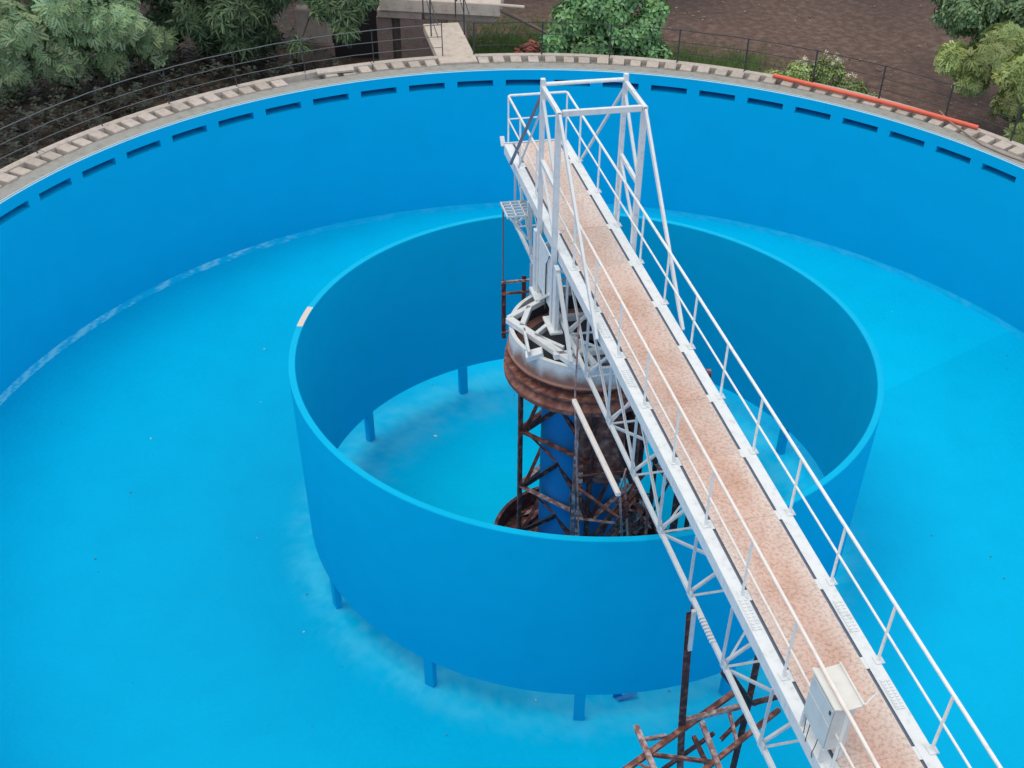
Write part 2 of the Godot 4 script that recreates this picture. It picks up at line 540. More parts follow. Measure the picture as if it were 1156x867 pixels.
func floor_paint(r: float, a: float, pale: float) -> Color:
	var p := on_circle(r, a, 0)
	var c := Color(0.001, 0.415, 0.73).lerp(Color(0.001, 0.51, 0.84), pale)
	var mottle := 0.0  # paler mottled ring on the floor under the well
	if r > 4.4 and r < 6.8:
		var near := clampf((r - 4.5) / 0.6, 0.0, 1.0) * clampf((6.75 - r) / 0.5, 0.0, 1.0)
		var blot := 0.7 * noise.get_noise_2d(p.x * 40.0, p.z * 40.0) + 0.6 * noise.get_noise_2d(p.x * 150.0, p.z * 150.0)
		mottle = near * clampf(0.34 + 0.8 * blot, 0.0, 0.7) * (1.0 if r < 5.9 else 0.72)
	if r < 5.6:
		c = c.lerp(Color(0.001, 0.56, 0.88), clampf((5.6 - r) / 0.8, 0.0, 1.0))  # floor inside the well coloured brighter to make up for its shade
	return c.lerp(Color(0.07, 0.56, 0.82), mottle)

func build_ground() -> void:
	var st := new_st()
	var rings := [15.5, 16.2, 17, 18, 19, 20, 21, 22.5, 24, 26, 28, 31, 35, 40, 50, 70, 110, 180]
	var n := 120
	for k in rings.size() - 1:
		for i in n:
			var a := TAU * i / n
			var b := TAU * (i + 1) / n
			var q := [ground_at(rings[k], a), ground_at(rings[k], b), ground_at(rings[k + 1], b), ground_at(rings[k + 1], a)]
			quad(st, q[0], q[1], q[2], q[3], [Vector3.UP, Vector3.UP, Vector3.UP, Vector3.UP], q.map(ground_tint))
	var g := obj("ground", st, M.soil, self)
	g.set_meta("kind", "structure")
	# the tank's conical floor, paler in the sector behind the radial joint, its tone varying round the circle
	var fl := new_st()
	var rs := [1.9, 2.6, 3.3, 4.0, 4.4, 4.7, 4.85, 5.0, 5.15, 5.3, 5.45, 5.6, 5.75, 5.9, 6.05, 6.2, 6.35, 6.5, 6.65, 6.8, 7.1, 7.5, 8.2, 9.2, 10.2, 11.2, 12.2, 13.2, 14.32]
	var seam := deg_to_rad(125.6)
	var fn := 360
	for k in rs.size() - 1:
		for i in fn:
			var a := seam + TAU * i / fn
			var b := seam + TAU * (i + 1) / fn
			var pa := 1.0 if i < 75 else clampf(1.0 - (i - 75) / 30.0, 0.0, 1.0)
			if i > 180:
				pa = clampf((i - 180) / 110.0, 0.0, 0.66)
			var y0 := -5.235 + 0.0907 * float(rs[k])
			var y1 := -5.235 + 0.0907 * float(rs[k + 1])
			var nr := Vector3(0, 1, 0)
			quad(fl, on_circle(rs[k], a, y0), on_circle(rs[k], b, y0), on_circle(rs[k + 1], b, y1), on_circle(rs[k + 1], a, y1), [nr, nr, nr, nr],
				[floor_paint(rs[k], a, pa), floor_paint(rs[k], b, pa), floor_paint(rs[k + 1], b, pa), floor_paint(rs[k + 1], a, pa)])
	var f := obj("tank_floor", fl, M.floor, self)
	f.set_meta("kind", "structure")

func build_tank() -> void:
	var t := thing("clarifier_tank", "huge round concrete tank with blue painted wall, slotted top and notched pale coping", "tank")
	var st := new_st()
	arc(st, RT, 15.5, -4.3, -0.278, 0, TAU, 240, true)
	obj("lower_wall", st, M.wall, t)
	st = new_st()
	arc(st, RT, 14.87, -0.105, RIM - 0.03, 0, TAU, 240, true)
	obj("upper_wall", st, M.wall, t)
	st = new_st()
	arc(st, 14.76, 15.46, -0.278, -0.105, 0, TAU, 240, true)
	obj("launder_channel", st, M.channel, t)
	# 64 piers between the overflow slots
	st = new_st()
	var step := TAU / 64.0
	var w := step * 0.26
	arc(st, RT, 14.76, -0.278, -0.105, -w / 2.0, w / 2.0, 3)
	var pier := st.commit()
	for i in 64:
		share("slot_pier", pier, M.wall, t, Vector3.ZERO, deg_to_rad(138.554 + 2.81 ) + i * step)
	# sloped fillet at the foot of the wall
	st = new_st()
	lathe(st, [[14.29, -3.94], [14.32, -3.905], [14.35, -3.875], [14.38, -3.845], [14.41, -3.81]], 900, true, "fillet")
	obj("wall_fillet", st, M.floor, t)
	# pale arris, grey slab, notched coping
	st = new_st()
	lathe(st, [[RT - 0.004, RIM - 0.032], [RT + 0.024, RIM + 0.003], [RT + 0.04, RIM + 0.003]], 240)
	obj("pale_edge", st, M.edge, t)
	st = new_st()
	arc(st, RT + 0.012, 14.87, RIM - 0.028, RIM, 0, TAU, 240, true)
	obj("rim_slab", st, M.slab, t)
	st = new_st()
	arc(st, 14.87, 15.5, -0.1, 0.10, 0, TAU, 240, true)
	obj("outer_wall", st, M.slab, t)
	st = new_st()
	arc(st, 15.46, 15.49, -1.9, -0.1, 0, TAU, 120, true)
	obj("outer_face", st, M.tan, t)
	# outer kerb in cast lengths, open where the walkway comes in
	var gap0 := deg_to_rad(194.3)
	var gap1 := deg_to_rad(198.2)
	var nk := 48
	for i in nk:
		var a0 := gap1 + (TAU - (gap1 - gap0)) * i / nk
		var a1 := gap1 + (TAU - (gap1 - gap0)) * (i + 1) / nk
		st = new_st()
		arc(st, 15.3 + rng.randf_range(-0.01, 0.01), 15.5 + rng.randf_range(-0.012, 0.012), 0.10, 0.245 + rng.randf_range(-0.006, 0.006), a0 + 0.0006, a1 - 0.0006, 6)
		obj("outer_kerb", st, [M.kerb, M.kerb3][i % 2], t)
	# raised blocks, a notch between each two
	var nb := 190
	var kinds := []
	for v in 5:
		st = new_st()
		var half := 0.0108 + 0.0004 * (v - 2)
		var top := 0.243 + 0.005 * ((v * 3) % 5 - 2)
		var c := Vector3(0, (0.10 + top) / 2.0, (14.86 + 15.30) / 2.0)
		obox(st, c, Vector3.RIGHT, Vector3.UP, Vector3.BACK, 15.08 * half, (top - 0.10) / 2.0, 0.219 + 0.004 * (v % 2), 0.012)
		kinds.append(st.commit())
	for i in nb:
		var a := deg_to_rad(135.21) * -1.0 + TAU * (i + 0.5) / nb
		var d := fposmod(rad_to_deg(a), 360.0)
		if d > 194.2 and d < 198.3:
			continue
		if d > 212.0 and d < 215.6:
			continue          # broken away
		share("coping_block", kinds[rng.randi() % 5], [M.kerb, M.kerb2, M.kerb3][rng.randi() % 3], t, Vector3(rng.randf_range(-0.012, 0.012), rng.randf_range(-0.008, 0.004), rng.randf_range(-0.012, 0.012)), a + rng.randf_range(-0.0022, 0.0022))

func build_well() -> void:
	var t := thing("inner_well", "blue round inner baffle wall standing on short legs in the tank's middle", "baffle wall")
	var st := new_st()
	arc(st, 5.862, 6.0, -3.909, -0.012, 0, TAU, 240, true)
	obj("shell", st, M.well, t)
	st = new_st()
	lathe(st, [[5.864, -0.012], [5.872, 0.0], [5.99, 0.0], [5.998, -0.012]].map(func(x): return [x[0], x[1]]), 240)
	# lathe runs outward, so its faces look up
	obj("rim", st, M.well, t)
	st = new_st()
	arc(st, 5.87, 5.992, 0.001, 0.006, deg_to_rad(-99.0), deg_to_rad(-91.5), 10)
	var p := obj("bare_patch", st, M.bare, t)
	p.set_meta("label", "short unpainted pale stretch of the blue rim")
	st = new_st()
	box(st, Vector3(-0.105, -0.80, -0.07), Vector3(0.105, 0, 0.07), 0.008)
	var legm := st.commit()
	for i in 12:
		var a := deg_to_rad(2.5 + 30.0 * i)
		share("leg", legm, M.well, t, on_circle(5.92, a, -3.9), a)

func build_centre() -> void:
	# sump ring and its rusted bottom
	var t := thing("sludge_sump", "dark round pit in the tank floor below the column, littered with rusty scrap", "sump", Vector3.ZERO)
	var st := new_st()
	lathe(st, [[0.5, -5.5], [1.87, -5.5], [1.88, -5.055], [1.96, -5.05]], 72)
	obj("pit", st, M.rust_dark, t)
	for i in 60:
		var a := rng.randf() * TAU
		var r := sqrt(rng.randf()) * 0.75 + 1.0
		st = new_st()
		var u := Vector3(rng.randfn(), rng.randfn() * 0.5, rng.randfn()).normalized()
		var l := rng.randf_range(0.06, 0.3)
		var c := on_circle(r, a, -5.42 + rng.randf() * 0.12)
		bar(st, c - u * l / 2, c + u * l / 2, rng.randf_range(0.04, 0.16), rng.randf_range(0.01, 0.05), Vector3(rng.randfn(), 1, rng.randfn()).normalized())
		obj("scrap", st, [M.rust, M.rust_dark, M.rust_pale][i % 3], t)
	# blue column
	st = new_st()
	lathe(st, [[0.9, -5.48], [0.9, -0.55], [0.0, -0.55]].map(func(x): return x), 64)
	var c := obj("centre_column", st, M.steel_blue, self)
	tag(c, "thick blue centre column standing inside the rusty lattice cage", "column")
	# rotating lattice cage round the column
	var g := thing("lattice_cage", "rusty square lattice cage of steel angles round the blue centre column", "steel cage", Vector3.ZERO, deg_to_rad(12.0 + 45.0))
	var h := 0.92
	var ys := [-0.5, -1.95, -3.45, -4.75]
	var cs := [Vector3(-h, 0, h), Vector3(h, 0, h), Vector3(h, 0, -h), Vector3(-h, 0, -h)]
	for i in 4:
		var a: Vector3 = cs[i]
		var b: Vector3 = cs[(i + 1) % 4]
		st = new_st()
		angle(st, a + Vector3(0, ys[3], 0), a + Vector3(0, ys[0], 0), 0.135, 0.012, Vector3(-signf(a.x), 0, 0), 1.0)
		obj("post", st, [M.rust_dark, M.rust][i % 2], g)
		for k in [1, 2, 3]:
			st = new_st()
			angle(st, a + Vector3(0, ys[k], 0), b + Vector3(0, ys[k], 0), 0.12, 0.012)
			obj("cross_bar", st, M.rust_pale if k == 2 else M.rust, g)
		for k in 3:
			st = new_st()
			var mid := (a + b) / 2.0
			angle(st, a * 0.985 + Vector3(0, ys[k + 1], 0), mid * 0.985 + Vector3(0, (ys[k] * 0.7 + ys[k + 1] * 0.3), 0), 0.09, 0.01)
			angle(st, b * 0.985 + Vector3(0, ys[k + 1], 0), mid * 0.97 + Vector3(0, (ys[k] * 0.7 + ys[k + 1] * 0.3), 0), 0.09, 0.01)
			obj("brace", st, M.rust_dark, g)
			st = new_st()
			angle(st, a * 0.96 + Vector3(0, ys[k], 0), (mid * 0.96) + Vector3(0, ys[k] * 0.7 + ys[k + 1] * 0.3, 0), 0.06, 0.01)
			obj("brace", st, M.rust, g)
	# slewing drum on top of the column
	var d := thing("drive_drum", "round slewing drum, white on top and rusting brown below, carrying the bridge", "slewing drum")
	st = new_st()
	var prof := []
	for i in 13:
		prof.append([1.6 + (0.035 if i == 0 else 0.0), 0.05 + 0.47 * i / 12.0])
	prof.append([1.52, 0.525])
	prof.append([1.515, 0.0])
	prof.append([0.3, 0.0])
	lathe(st, prof, 120, true, "drum")
	obj("tray", st, M.drum, d)
	st = new_st()
	lathe(st, [[1.3, 0.012], [0.25, 0.014]].map(func(x): return x), 64)
	lathe(st, [[1.512, 0.003], [1.512, 0.30]], 96)
	obj("tray_floor", st, M.dark, d)
	st = new_st()
	lathe(st, [[1.45, -0.16], [1.5, -0.12], [1.64, 0.02], [1.635, 0.05], [1.5, 0.05]], 96)
	obj("bearing_ring", st, M.rust_dark, d)
	st = new_st()
	lathe(st, [[1.0, -0.56], [1.66, -0.56], [1.7, -0.52], [1.71, -0.42], [1.66, -0.38], [1.6, -0.30], [1.68, -0.22], [1.68, -0.17], [1.4, -0.13]], 96)
	obj("lower_flange", st, M.rust, d)
	# white steel outrigger and cross members on the tray (bridge frame)
	var fr := Node3D.new()
	fr.name = "frame"
	d.add_child(fr)
	fr.rotation.y = BRG
	for q in [[-0.36, -1.57, 1.55, -0.62, 0.15], [-0.36, -1.57, -1.0, -0.62, 0.11], [-0.70, -1.06, 0.0, -1.38, 0.11], [-0.05, -0.78, 0.35, -1.2, 0.08], [0.35, -1.2, 0.9, -0.75, 0.07], [-0.5, -0.62, 1.6, -0.3, 0.1], [0.35, 1.58, 1.55, 0.5, 0.13], [-0.2, -0.55, -0.2, 1.5, 0.12], [1.1, -1.0, 1.1, 1.05, 0.12], [0.1, -1.35, 0.95, -1.45, 0.05]]:
		st = new_st()
		bar(st, V(q[0], q[1], 0.60), V(q[2], q[3], 0.60), q[4], 0.12, Vector3.UP, 0.008)
		obj("beam", st, M.white, fr)
	st = new_st()
	obox(st, V(0.86, -1.32, 0.52), Vector3(0.94, 0.3, 0.17).normalized(), Vector3(-0.3, 0.95, 0).normalized(), Vector3(-0.16, -0.05, 0.98).normalized(), 0.17, 0.06, 0.11, 0.01)
	obj("bearing_box", st, M.white, fr)
	st = new_st()
	tube(st, [V(0.5, -1.42, 0.33), V(0.75, -1.25, 0.33)], 0.1, 14)
	obj("roller", st, M.white, fr)
	st = new_st()
	tube(st, [V(1.15, 0.0, 0.05), V(1.15, 0.0, 0.5)], 0.24, 18)
	box(st, V(0.75, -0.2, 0.02), V(1.5, 0.2, 0.2), 0.02)
	obj("gear_motor", st, M.galv, fr)

# ---------------------------------------------------------------- bridge
func nodes() -> Array:
	var a := []
	for k in range(-2, 12):
		a.append(12.67 - 1.485 * k)
	return a   # 15.64 ... -3.665

func build_bridge() -> void:
	var t := thing("rotating_bridge", "long white trussed footbridge with tan chequer plate deck reaching from drum to tank rim", "footbridge", Vector3.ZERO, BRG)
	var ns := nodes()
	var s0 := -4.72
	var s1 := 15.64
	var st: SurfaceTool
	# side beams
	for e in [-1.0, 1.0]:
		st = new_st()
		channel(st, V(s0, e * 0.704, DECK - 0.1), V(s1, e * 0.704, DECK - 0.1), 0.2, 0.18, Vector3(e, 0, 0))
		obj("side_beam", st, M.white, t)
		st = new_st()
		angle(st, V(s0, e * 0.53, DECK - 0.03), V(s1, e * 0.53, DECK - 0.03), 0.07, 0.006, Vector3.UP, e)
		obj("gap_shade_angle", st, M.galv, t)  # added below the deck gap to make it look dark
	# chequer plates, one per bay, each with its own wear
	var cuts := [s0] + ns.duplicate().filter(func(x): return x > s0 + 0.3)
	cuts.sort()
	for k in cuts.size() - 1:
		st = new_st()
		var a: float = cuts[k] + (0.0 if k == 0 else 0.0015)
		var b: float = cuts[k + 1] - 0.0015
		var y := DECK + rng.randf_range(-0.001, 0.001)
		var tone := rng.randf_range(0.93, 1.06)
		var nx := 12
		var nz := 18
		for i in nx:
			for j in nz:
				var q := []
				var col := []
				for c in [[i, j], [i + 1, j], [i + 1, j + 1], [i, j + 1]]:
					var x := -0.482 + 0.964 * float(c[0]) / nx
					var z := a + (b - a) * float(c[1]) / nz
					q.append(Vector3(x, y, z))
					var edge := pow(absf(x) / 0.482, 2.0)
					var pale := clampf(edge * 0.95 + 0.05 + 0.4 * noise.get_noise_2d(x * 90.0, z * 40.0) + (0.28 if z < 1.6 else 0.0) + (0.25 if z < -1.0 else 0.0), 0.0, 1.0)
					var rusty := clampf(0.3 + 1.3 * noise.get_noise_2d(x * 70.0 + 300.0, z * 38.0) + 0.8 * noise.get_noise_2d(x * 210.0, z * 160.0), 0.0, 1.0)
					col.append(Color(0.78, 0.55, 0.475).lerp(Color(0.63, 0.40, 0.32), rusty * 0.85).lerp(Color(0.82, 0.74, 0.72), pale * 0.92) * tone)
				var n4 := [Vector3.UP, Vector3.UP, Vector3.UP, Vector3.UP]
				for tr in [[0, 1, 2], [0, 2, 3]]:
					var order: Array = tr
					for v in order:
						st.set_color(col[v])
						st.set_normal(Vector3.UP)
						st.set_tangent(Plane(1, 0, 0, 1))
						st.set_uv(Vector2(q[v].x, q[v].z))
						st.set_uv2(Vector2(q[v].x + 3.7 * k, q[v].z))
						st.add_vertex(q[v])
		var grey_ := Color(0.4, 0.33, 0.3)
		box(st, Vector3(-0.482, y - 0.012, a), Vector3(0.482, y - 0.0015, b), 0.0, grey_)
		obj("deck_plate", st, M.deck, t)
	# joists, gap ties, truss
	for s in ns:
		st = new_st()
		bar(st, V(s, -0.69, DECK - 0.07), V(s, 0.69, DECK - 0.07), 0.05, 0.1)
		obj("joist", st, M.white, t)
		for e in [-1.0, 1.0]:
			st = new_st()
			bar(st, V(s, e * 0.47, DECK - 0.012), V(s, e * 0.56, DECK - 0.012), 0.2, 0.012)
			obj("gap_tie", st, M.white, t)
	for s in ns:
		if s - 0.7 < s0:
			continue
		st = new_st()
		bar(st, V(s - 0.7425, -0.69, DECK - 0.11), V(s - 0.7425, 0.69, DECK - 0.11), 0.05, 0.08)
		obj("joist", st, M.white, t)
	for e in [-1.0, 1.0]:
		var n: float = e * 0.675
		st = new_st()
		angle(st, V(-3.9, n, 0.88), V(s1, n, 0.88), 0.06, 0.009, Vector3.UP, e)
		obj("bottom_chord", st, M.white, t)
		for i in ns.size():
			var s: float = ns[i]
			st = new_st()
			angle(st, V(s, n, 0.88), V(s, n, DECK - 0.2), 0.048, 0.008, Vector3.BACK, e)
			obj("vertical", st, M.white, t)
			if i + 1 < ns.size() and s < 7.0:
				st = new_st()
				angle(st, V(s, n - e * 0.01, 0.9), V(ns[i + 1], n - e * 0.01, DECK - 0.2), 0.045, 0.008, Vector3.RIGHT * e, 1.0)
				obj("diagonal", st, M.white, t)
			st = new_st()
			box(st, Vector3(n - 0.006, 0.80, s - 0.09), Vector3(n + 0.006, 0.98, s + 0.09))
			obj("gusset", st, M.white, t)
	for i in ns.size():
		var s: float = ns[i]
		st = new_st()
		angle(st, V(s, -0.67, 0.86), V(s, 0.67, 0.86), 0.045, 0.007)
		obj("lateral", st, M.white, t)
		if i + 1 < ns.size():
			st = new_st()
			var f := 1.0 if i % 2 == 0 else -1.0
			angle(st, V(s, -0.67 * f, 0.83), V(ns[i + 1], 0.67 * f, 0.83), 0.035, 0.006)
			obj("lateral", st, M.white, t)
		st = new_st()
		angle(st, V(s, -0.66, 0.93), V(s, 0.66, DECK - 0.22), 0.04, 0.006, Vector3.BACK)
		obj("sway_brace", st, M.white, t)
	# bolted splice plates
	for q in [[10.05, -0.62, DECK + 0.004, 0.6], [2.95, -0.62, DECK + 0.004, 0.5], [11.75, 0.62, DECK + 0.004, 0.5], [10.35, 0.62, DECK + 0.004, 0.6], [4.45, -0.62, DECK + 0.004, 0.5]]:
		st = new_st()
		box(st, V(q[0] - q[3] / 2.0, q[1] - 0.06, q[2]), V(q[0] + q[3] / 2.0, q[1] + 0.06, q[2] + 0.006))
		for i in 9:
			var z: float = q[0] + (i - 4) * q[3] / 9.5
			box(st, V(z - 0.015, q[1] - 0.05, q[2] + 0.006), V(z + 0.015, q[1] - 0.015, q[2] + 0.02))
			box(st, V(z - 0.015, q[1] + 0.015, q[2] + 0.006), V(z + 0.015, q[1] + 0.05, q[2] + 0.02))
		obj("splice_plate", st, M.white, t)
	st = new_st()
	for i in 8:
		bar(st, V(8.75 + i * 0.07, -0.72, 0.895), V(8.75 + i * 0.07, -0.63, 0.895), 0.03, 0.03)
	obj("splice_plate", st, M.white, t)
	# handrails
	for e in [-1.0, 1.0]:
		var n: float = 0.69 if e > 0 else -0.60
		var m: Material = M.rail if e > 0 else M.rail_dusty
		st = new_st()
		tube(st, [V(-4.78, n, DECK + 0.985), V(s1, n, DECK + 0.985)], 0.024, 10)
		var top := obj("handrail", st, m, t)
		st = new_st()
		var cuts2 := [-4.78, 3.4, 3.46, 5.24, 5.29, s1] if e < 0 else [-4.78, s1]
		for k in range(0, cuts2.size(), 2):
			tube(st, [V(cuts2[k], n, DECK + 0.5), V(cuts2[k + 1], n, DECK + 0.5)], 0.017, 8)
		obj("mid_rail", st, m, top)
		for s in ns:
			st = new_st()
			tube(st, [V(s, n, DECK - 0.02), V(s, n, DECK + 0.975)], 0.021, 8)
			obj("post", st, M.rail, top)
			st = new_st()
			box(st, V(s - 0.07, n - 0.05, DECK + 0.003), V(s + 0.07, n + 0.07, DECK + 0.012))
			for z in [-0.045, 0.045]:
				box(st, V(s + z - 0.012, n + 0.03, DECK + 0.012), V(s + z + 0.012, n + 0.055, DECK + 0.03))
			obj("foot_plate", st, M.white, top)
	st = new_st()
	var yr := DECK + 0.985
	tube(st, [V(-4.78, -0.60, yr), V(-4.83, -0.56, yr), V(-4.83, 0.65, yr), V(-4.78, 0.69, yr)], 0.024, 10)
	tube(st, [V(-4.80, -0.60, DECK + 0.5), V(-4.82, 0.69, DECK + 0.5)], 0.015, 8)
	for n in [-0.60, 0.69]:
		tube(st, [V(-4.8, n, DECK - 0.1), V(-4.8, n, yr - 0.01)], 0.019, 8)
	obj("end_rail", st, M.rail, t)
	st = new_st()
	for n in [-0.72, 0.62]:
		bar(st, V(-4.75, n, DECK - 0.06), V(-4.9, n, DECK + 0.1), 0.1, 0.03, Vector3.UP, 0.01)
	bar(st, V(-4.75, -0.7, DECK - 0.05), V(-4.75, 0.7, DECK - 0.05), 0.03, 0.14)
	obj("end_plate", st, M.white, t)
	# grated landing hung off the far end, left
	st = new_st()
	for i in 6:
		bar(st, V(-3.05 + i * 0.13, -1.14, 1.72), V(-3.05 + i * 0.13, -0.42, 1.72), 0.02, 0.04)
	for n in [-1.14, -0.95, -0.76, -0.57, -0.42]:
		bar(st, V(-3.08, n, 1.715), V(-2.38, n, 1.715), 0.025, 0.05)
	obj("landing_grate", st, M.white, t)
	for s in [-3.05, -2.4]:
		st = new_st()
		bar(st, V(s, -0.70, 1.5), V(s, -0.70, DECK - 0.2), 0.05, 0.05)
		bar(st, V(s, -1.08, 1.69), V(s, -0.70, 1.2), 0.04, 0.04)
		obj("landing_bracket", st, M.white, t)
	# short stub angles hung below the deck at the drum end, gone rusty
	st = new_st()
	angle(st, V(-1.95, -0.71, 0.9), V(-1.95, -0.71, -0.55), 0.05, 0.008, Vector3.BACK, 1.0)
	obj("hanger", st, M.white, t)
	# rail bogie on the rim (out of the picture, at the near end)
	st = new_st()
	box(st, V(14.4, -0.9, 0.62), V(15.3, 0.9, 0.86), 0.02)
	for n in [-0.75, 0.75]:
		tube(st, [V(14.7, n - 0.05, 0.42), V(14.7, n + 0.05, 0.42)], 0.21, 20)
	obj("wheel_bogie", st, M.white, t)

func build_portal() -> void:
	var t := thing("portal_frame", "white steel portal frame straddling the bridge deck above the slewing drum", "portal frame", Vector3.ZERO, BRG)
	var st: SurfaceTool
	var top := 4.83
	var sb := -1.12
	var sf := 0.06
	for e in [-1.0, 1.0]:
		var n: float = e * 0.78
		var foot := 0.66
		st = new_st()
		bar(st, V(sb, n, foot), V(sb, n, top + 0.12), 0.085, 0.085, Vector3.BACK, 0.006)
		obj("back_leg", st, M.white, t)
		st = new_st()
		bar(st, V(sf, n, foot), V(sf, n, top), 0.10, 0.10, Vector3.BACK, 0.006)
		obj("front_leg", st, M.white, t)
		st = new_st()
		bar(st, V(sb + 0.04, n, top - 0.03), V(sf + 0.05, n, top - 0.03), 0.075, 0.075, Vector3.UP, 0.005)
		obj("side_beam", st, M.white, t)
		st = new_st()
		bar(st, V(sb + 0.045, n, top - 0.25), V(sf - 0.05, n, 3.5), 0.05, 0.05)
		obj("diagonal", st, M.white, t)
		st = new_st()
		bar(st, V(sb + 0.045, n + 0.002, 3.46), V(sf - 0.05, n + 0.002, 3.40), 0.06, 0.07)
		obj("strut", st, M.white, t)
		st = new_st()
		bar(st, V(sb + 0.045, n, 3.38), V(sf - 0.05, n, 2.5), 0.045, 0.045)
		obj("diagonal", st, M.white, t)
		st = new_st()
		bar(st, V(sf + 0.05, n, top - 0.05), V(3.1, n, DECK - 0.08), 0.05, 0.085, Vector3.UP, 0.005)
		obj("raking_leg", st, M.white, t)
		st = new_st()
		bar(st, V(sb - 0.045, n, top - 0.16), V(-3.75, n, DECK + 0.0), 0.045, 0.05)
		var b := obj("back_brace", st, M.galv if e < 0 else M.white, t)
		if e < 0:
			b.set_meta("label", "grey unpainted brace")
			st = new_st()
			bar(st, V(sb - 0.045, n + 0.09, top - 0.2), V(-3.4, n + 0.09, DECK + 0.06), 0.03, 0.03)
			obj("back_brace", st, M.white, t)
		# lower box columns and gusset plates between deck and drum
		st = new_st()
		bar(st, V(sb - 0.12, n - e * 0.0, 0.66), V(sb - 0.12, n, DECK - 0.22), 0.16, 0.14, Vector3.BACK, 0.008)
		obj("box_column", st, M.white, t)
		st = new_st()
		bar(st, V(sf + 0.24, n - e * 0.005, 0.66), V(sf + 0.24, n - e * 0.005, DECK - 0.22), 0.09, 0.2, Vector3.BACK, 0.008)
		obj("box_column", st, M.white, t)
		st = new_st()
		box(st, V(sb - 0.04, n - 0.012, 0.9), V(sf - 0.055, n + 0.012, DECK - 0.24), 0.004)
		obj("side_plate", st, M.white, t)
		st = new_st()
		box(st, V(sb - 0.25, n - 0.13, 0.645), V(sb + 0.3, n + 0.13, 0.70), 0.008)
		box(st, V(sf - 0.25, n - 0.13, 0.645), V(sf + 0.4, n + 0.13, 0.70), 0.008)
		obj("foot_plate", st, M.white, t)
		st = new_st()
		bar(st, V(sf + 0.35, n, DECK - 0.3), V(1.55, n, 0.72), 0.07, 0.07)
		bar(st, V(sb + 0.35, n + e * 0.05, 0.72), V(sf - 0.1, n + e * 0.05, 1.26), 0.05, 0.05)
		obj("knee_brace", st, M.white, t)
	st = new_st()
	tube(st, [V(sb, -0.80, top + 0.02), V(sb, 0.80, top + 0.02)], 0.035, 12)
	obj("back_cross_bar", st, M.rail, t)
	st = new_st()
	bar(st, V(sf + 0.012, -0.72, top - 0.03), V(sf + 0.012, 0.72, top - 0.03), 0.07, 0.10, Vector3.UP, 0.006)
	obj("front_cross_bar", st, M.white, t)
	# cranked cable along the side plate
	st = new_st()
	tube(st, [V(-0.15, -0.815, 2.0), V(-0.38, -0.815, 1.72), V(-0.38, -0.815, 0.75)], 0.014, 6)
	obj("conduit", st, M.wire, t)

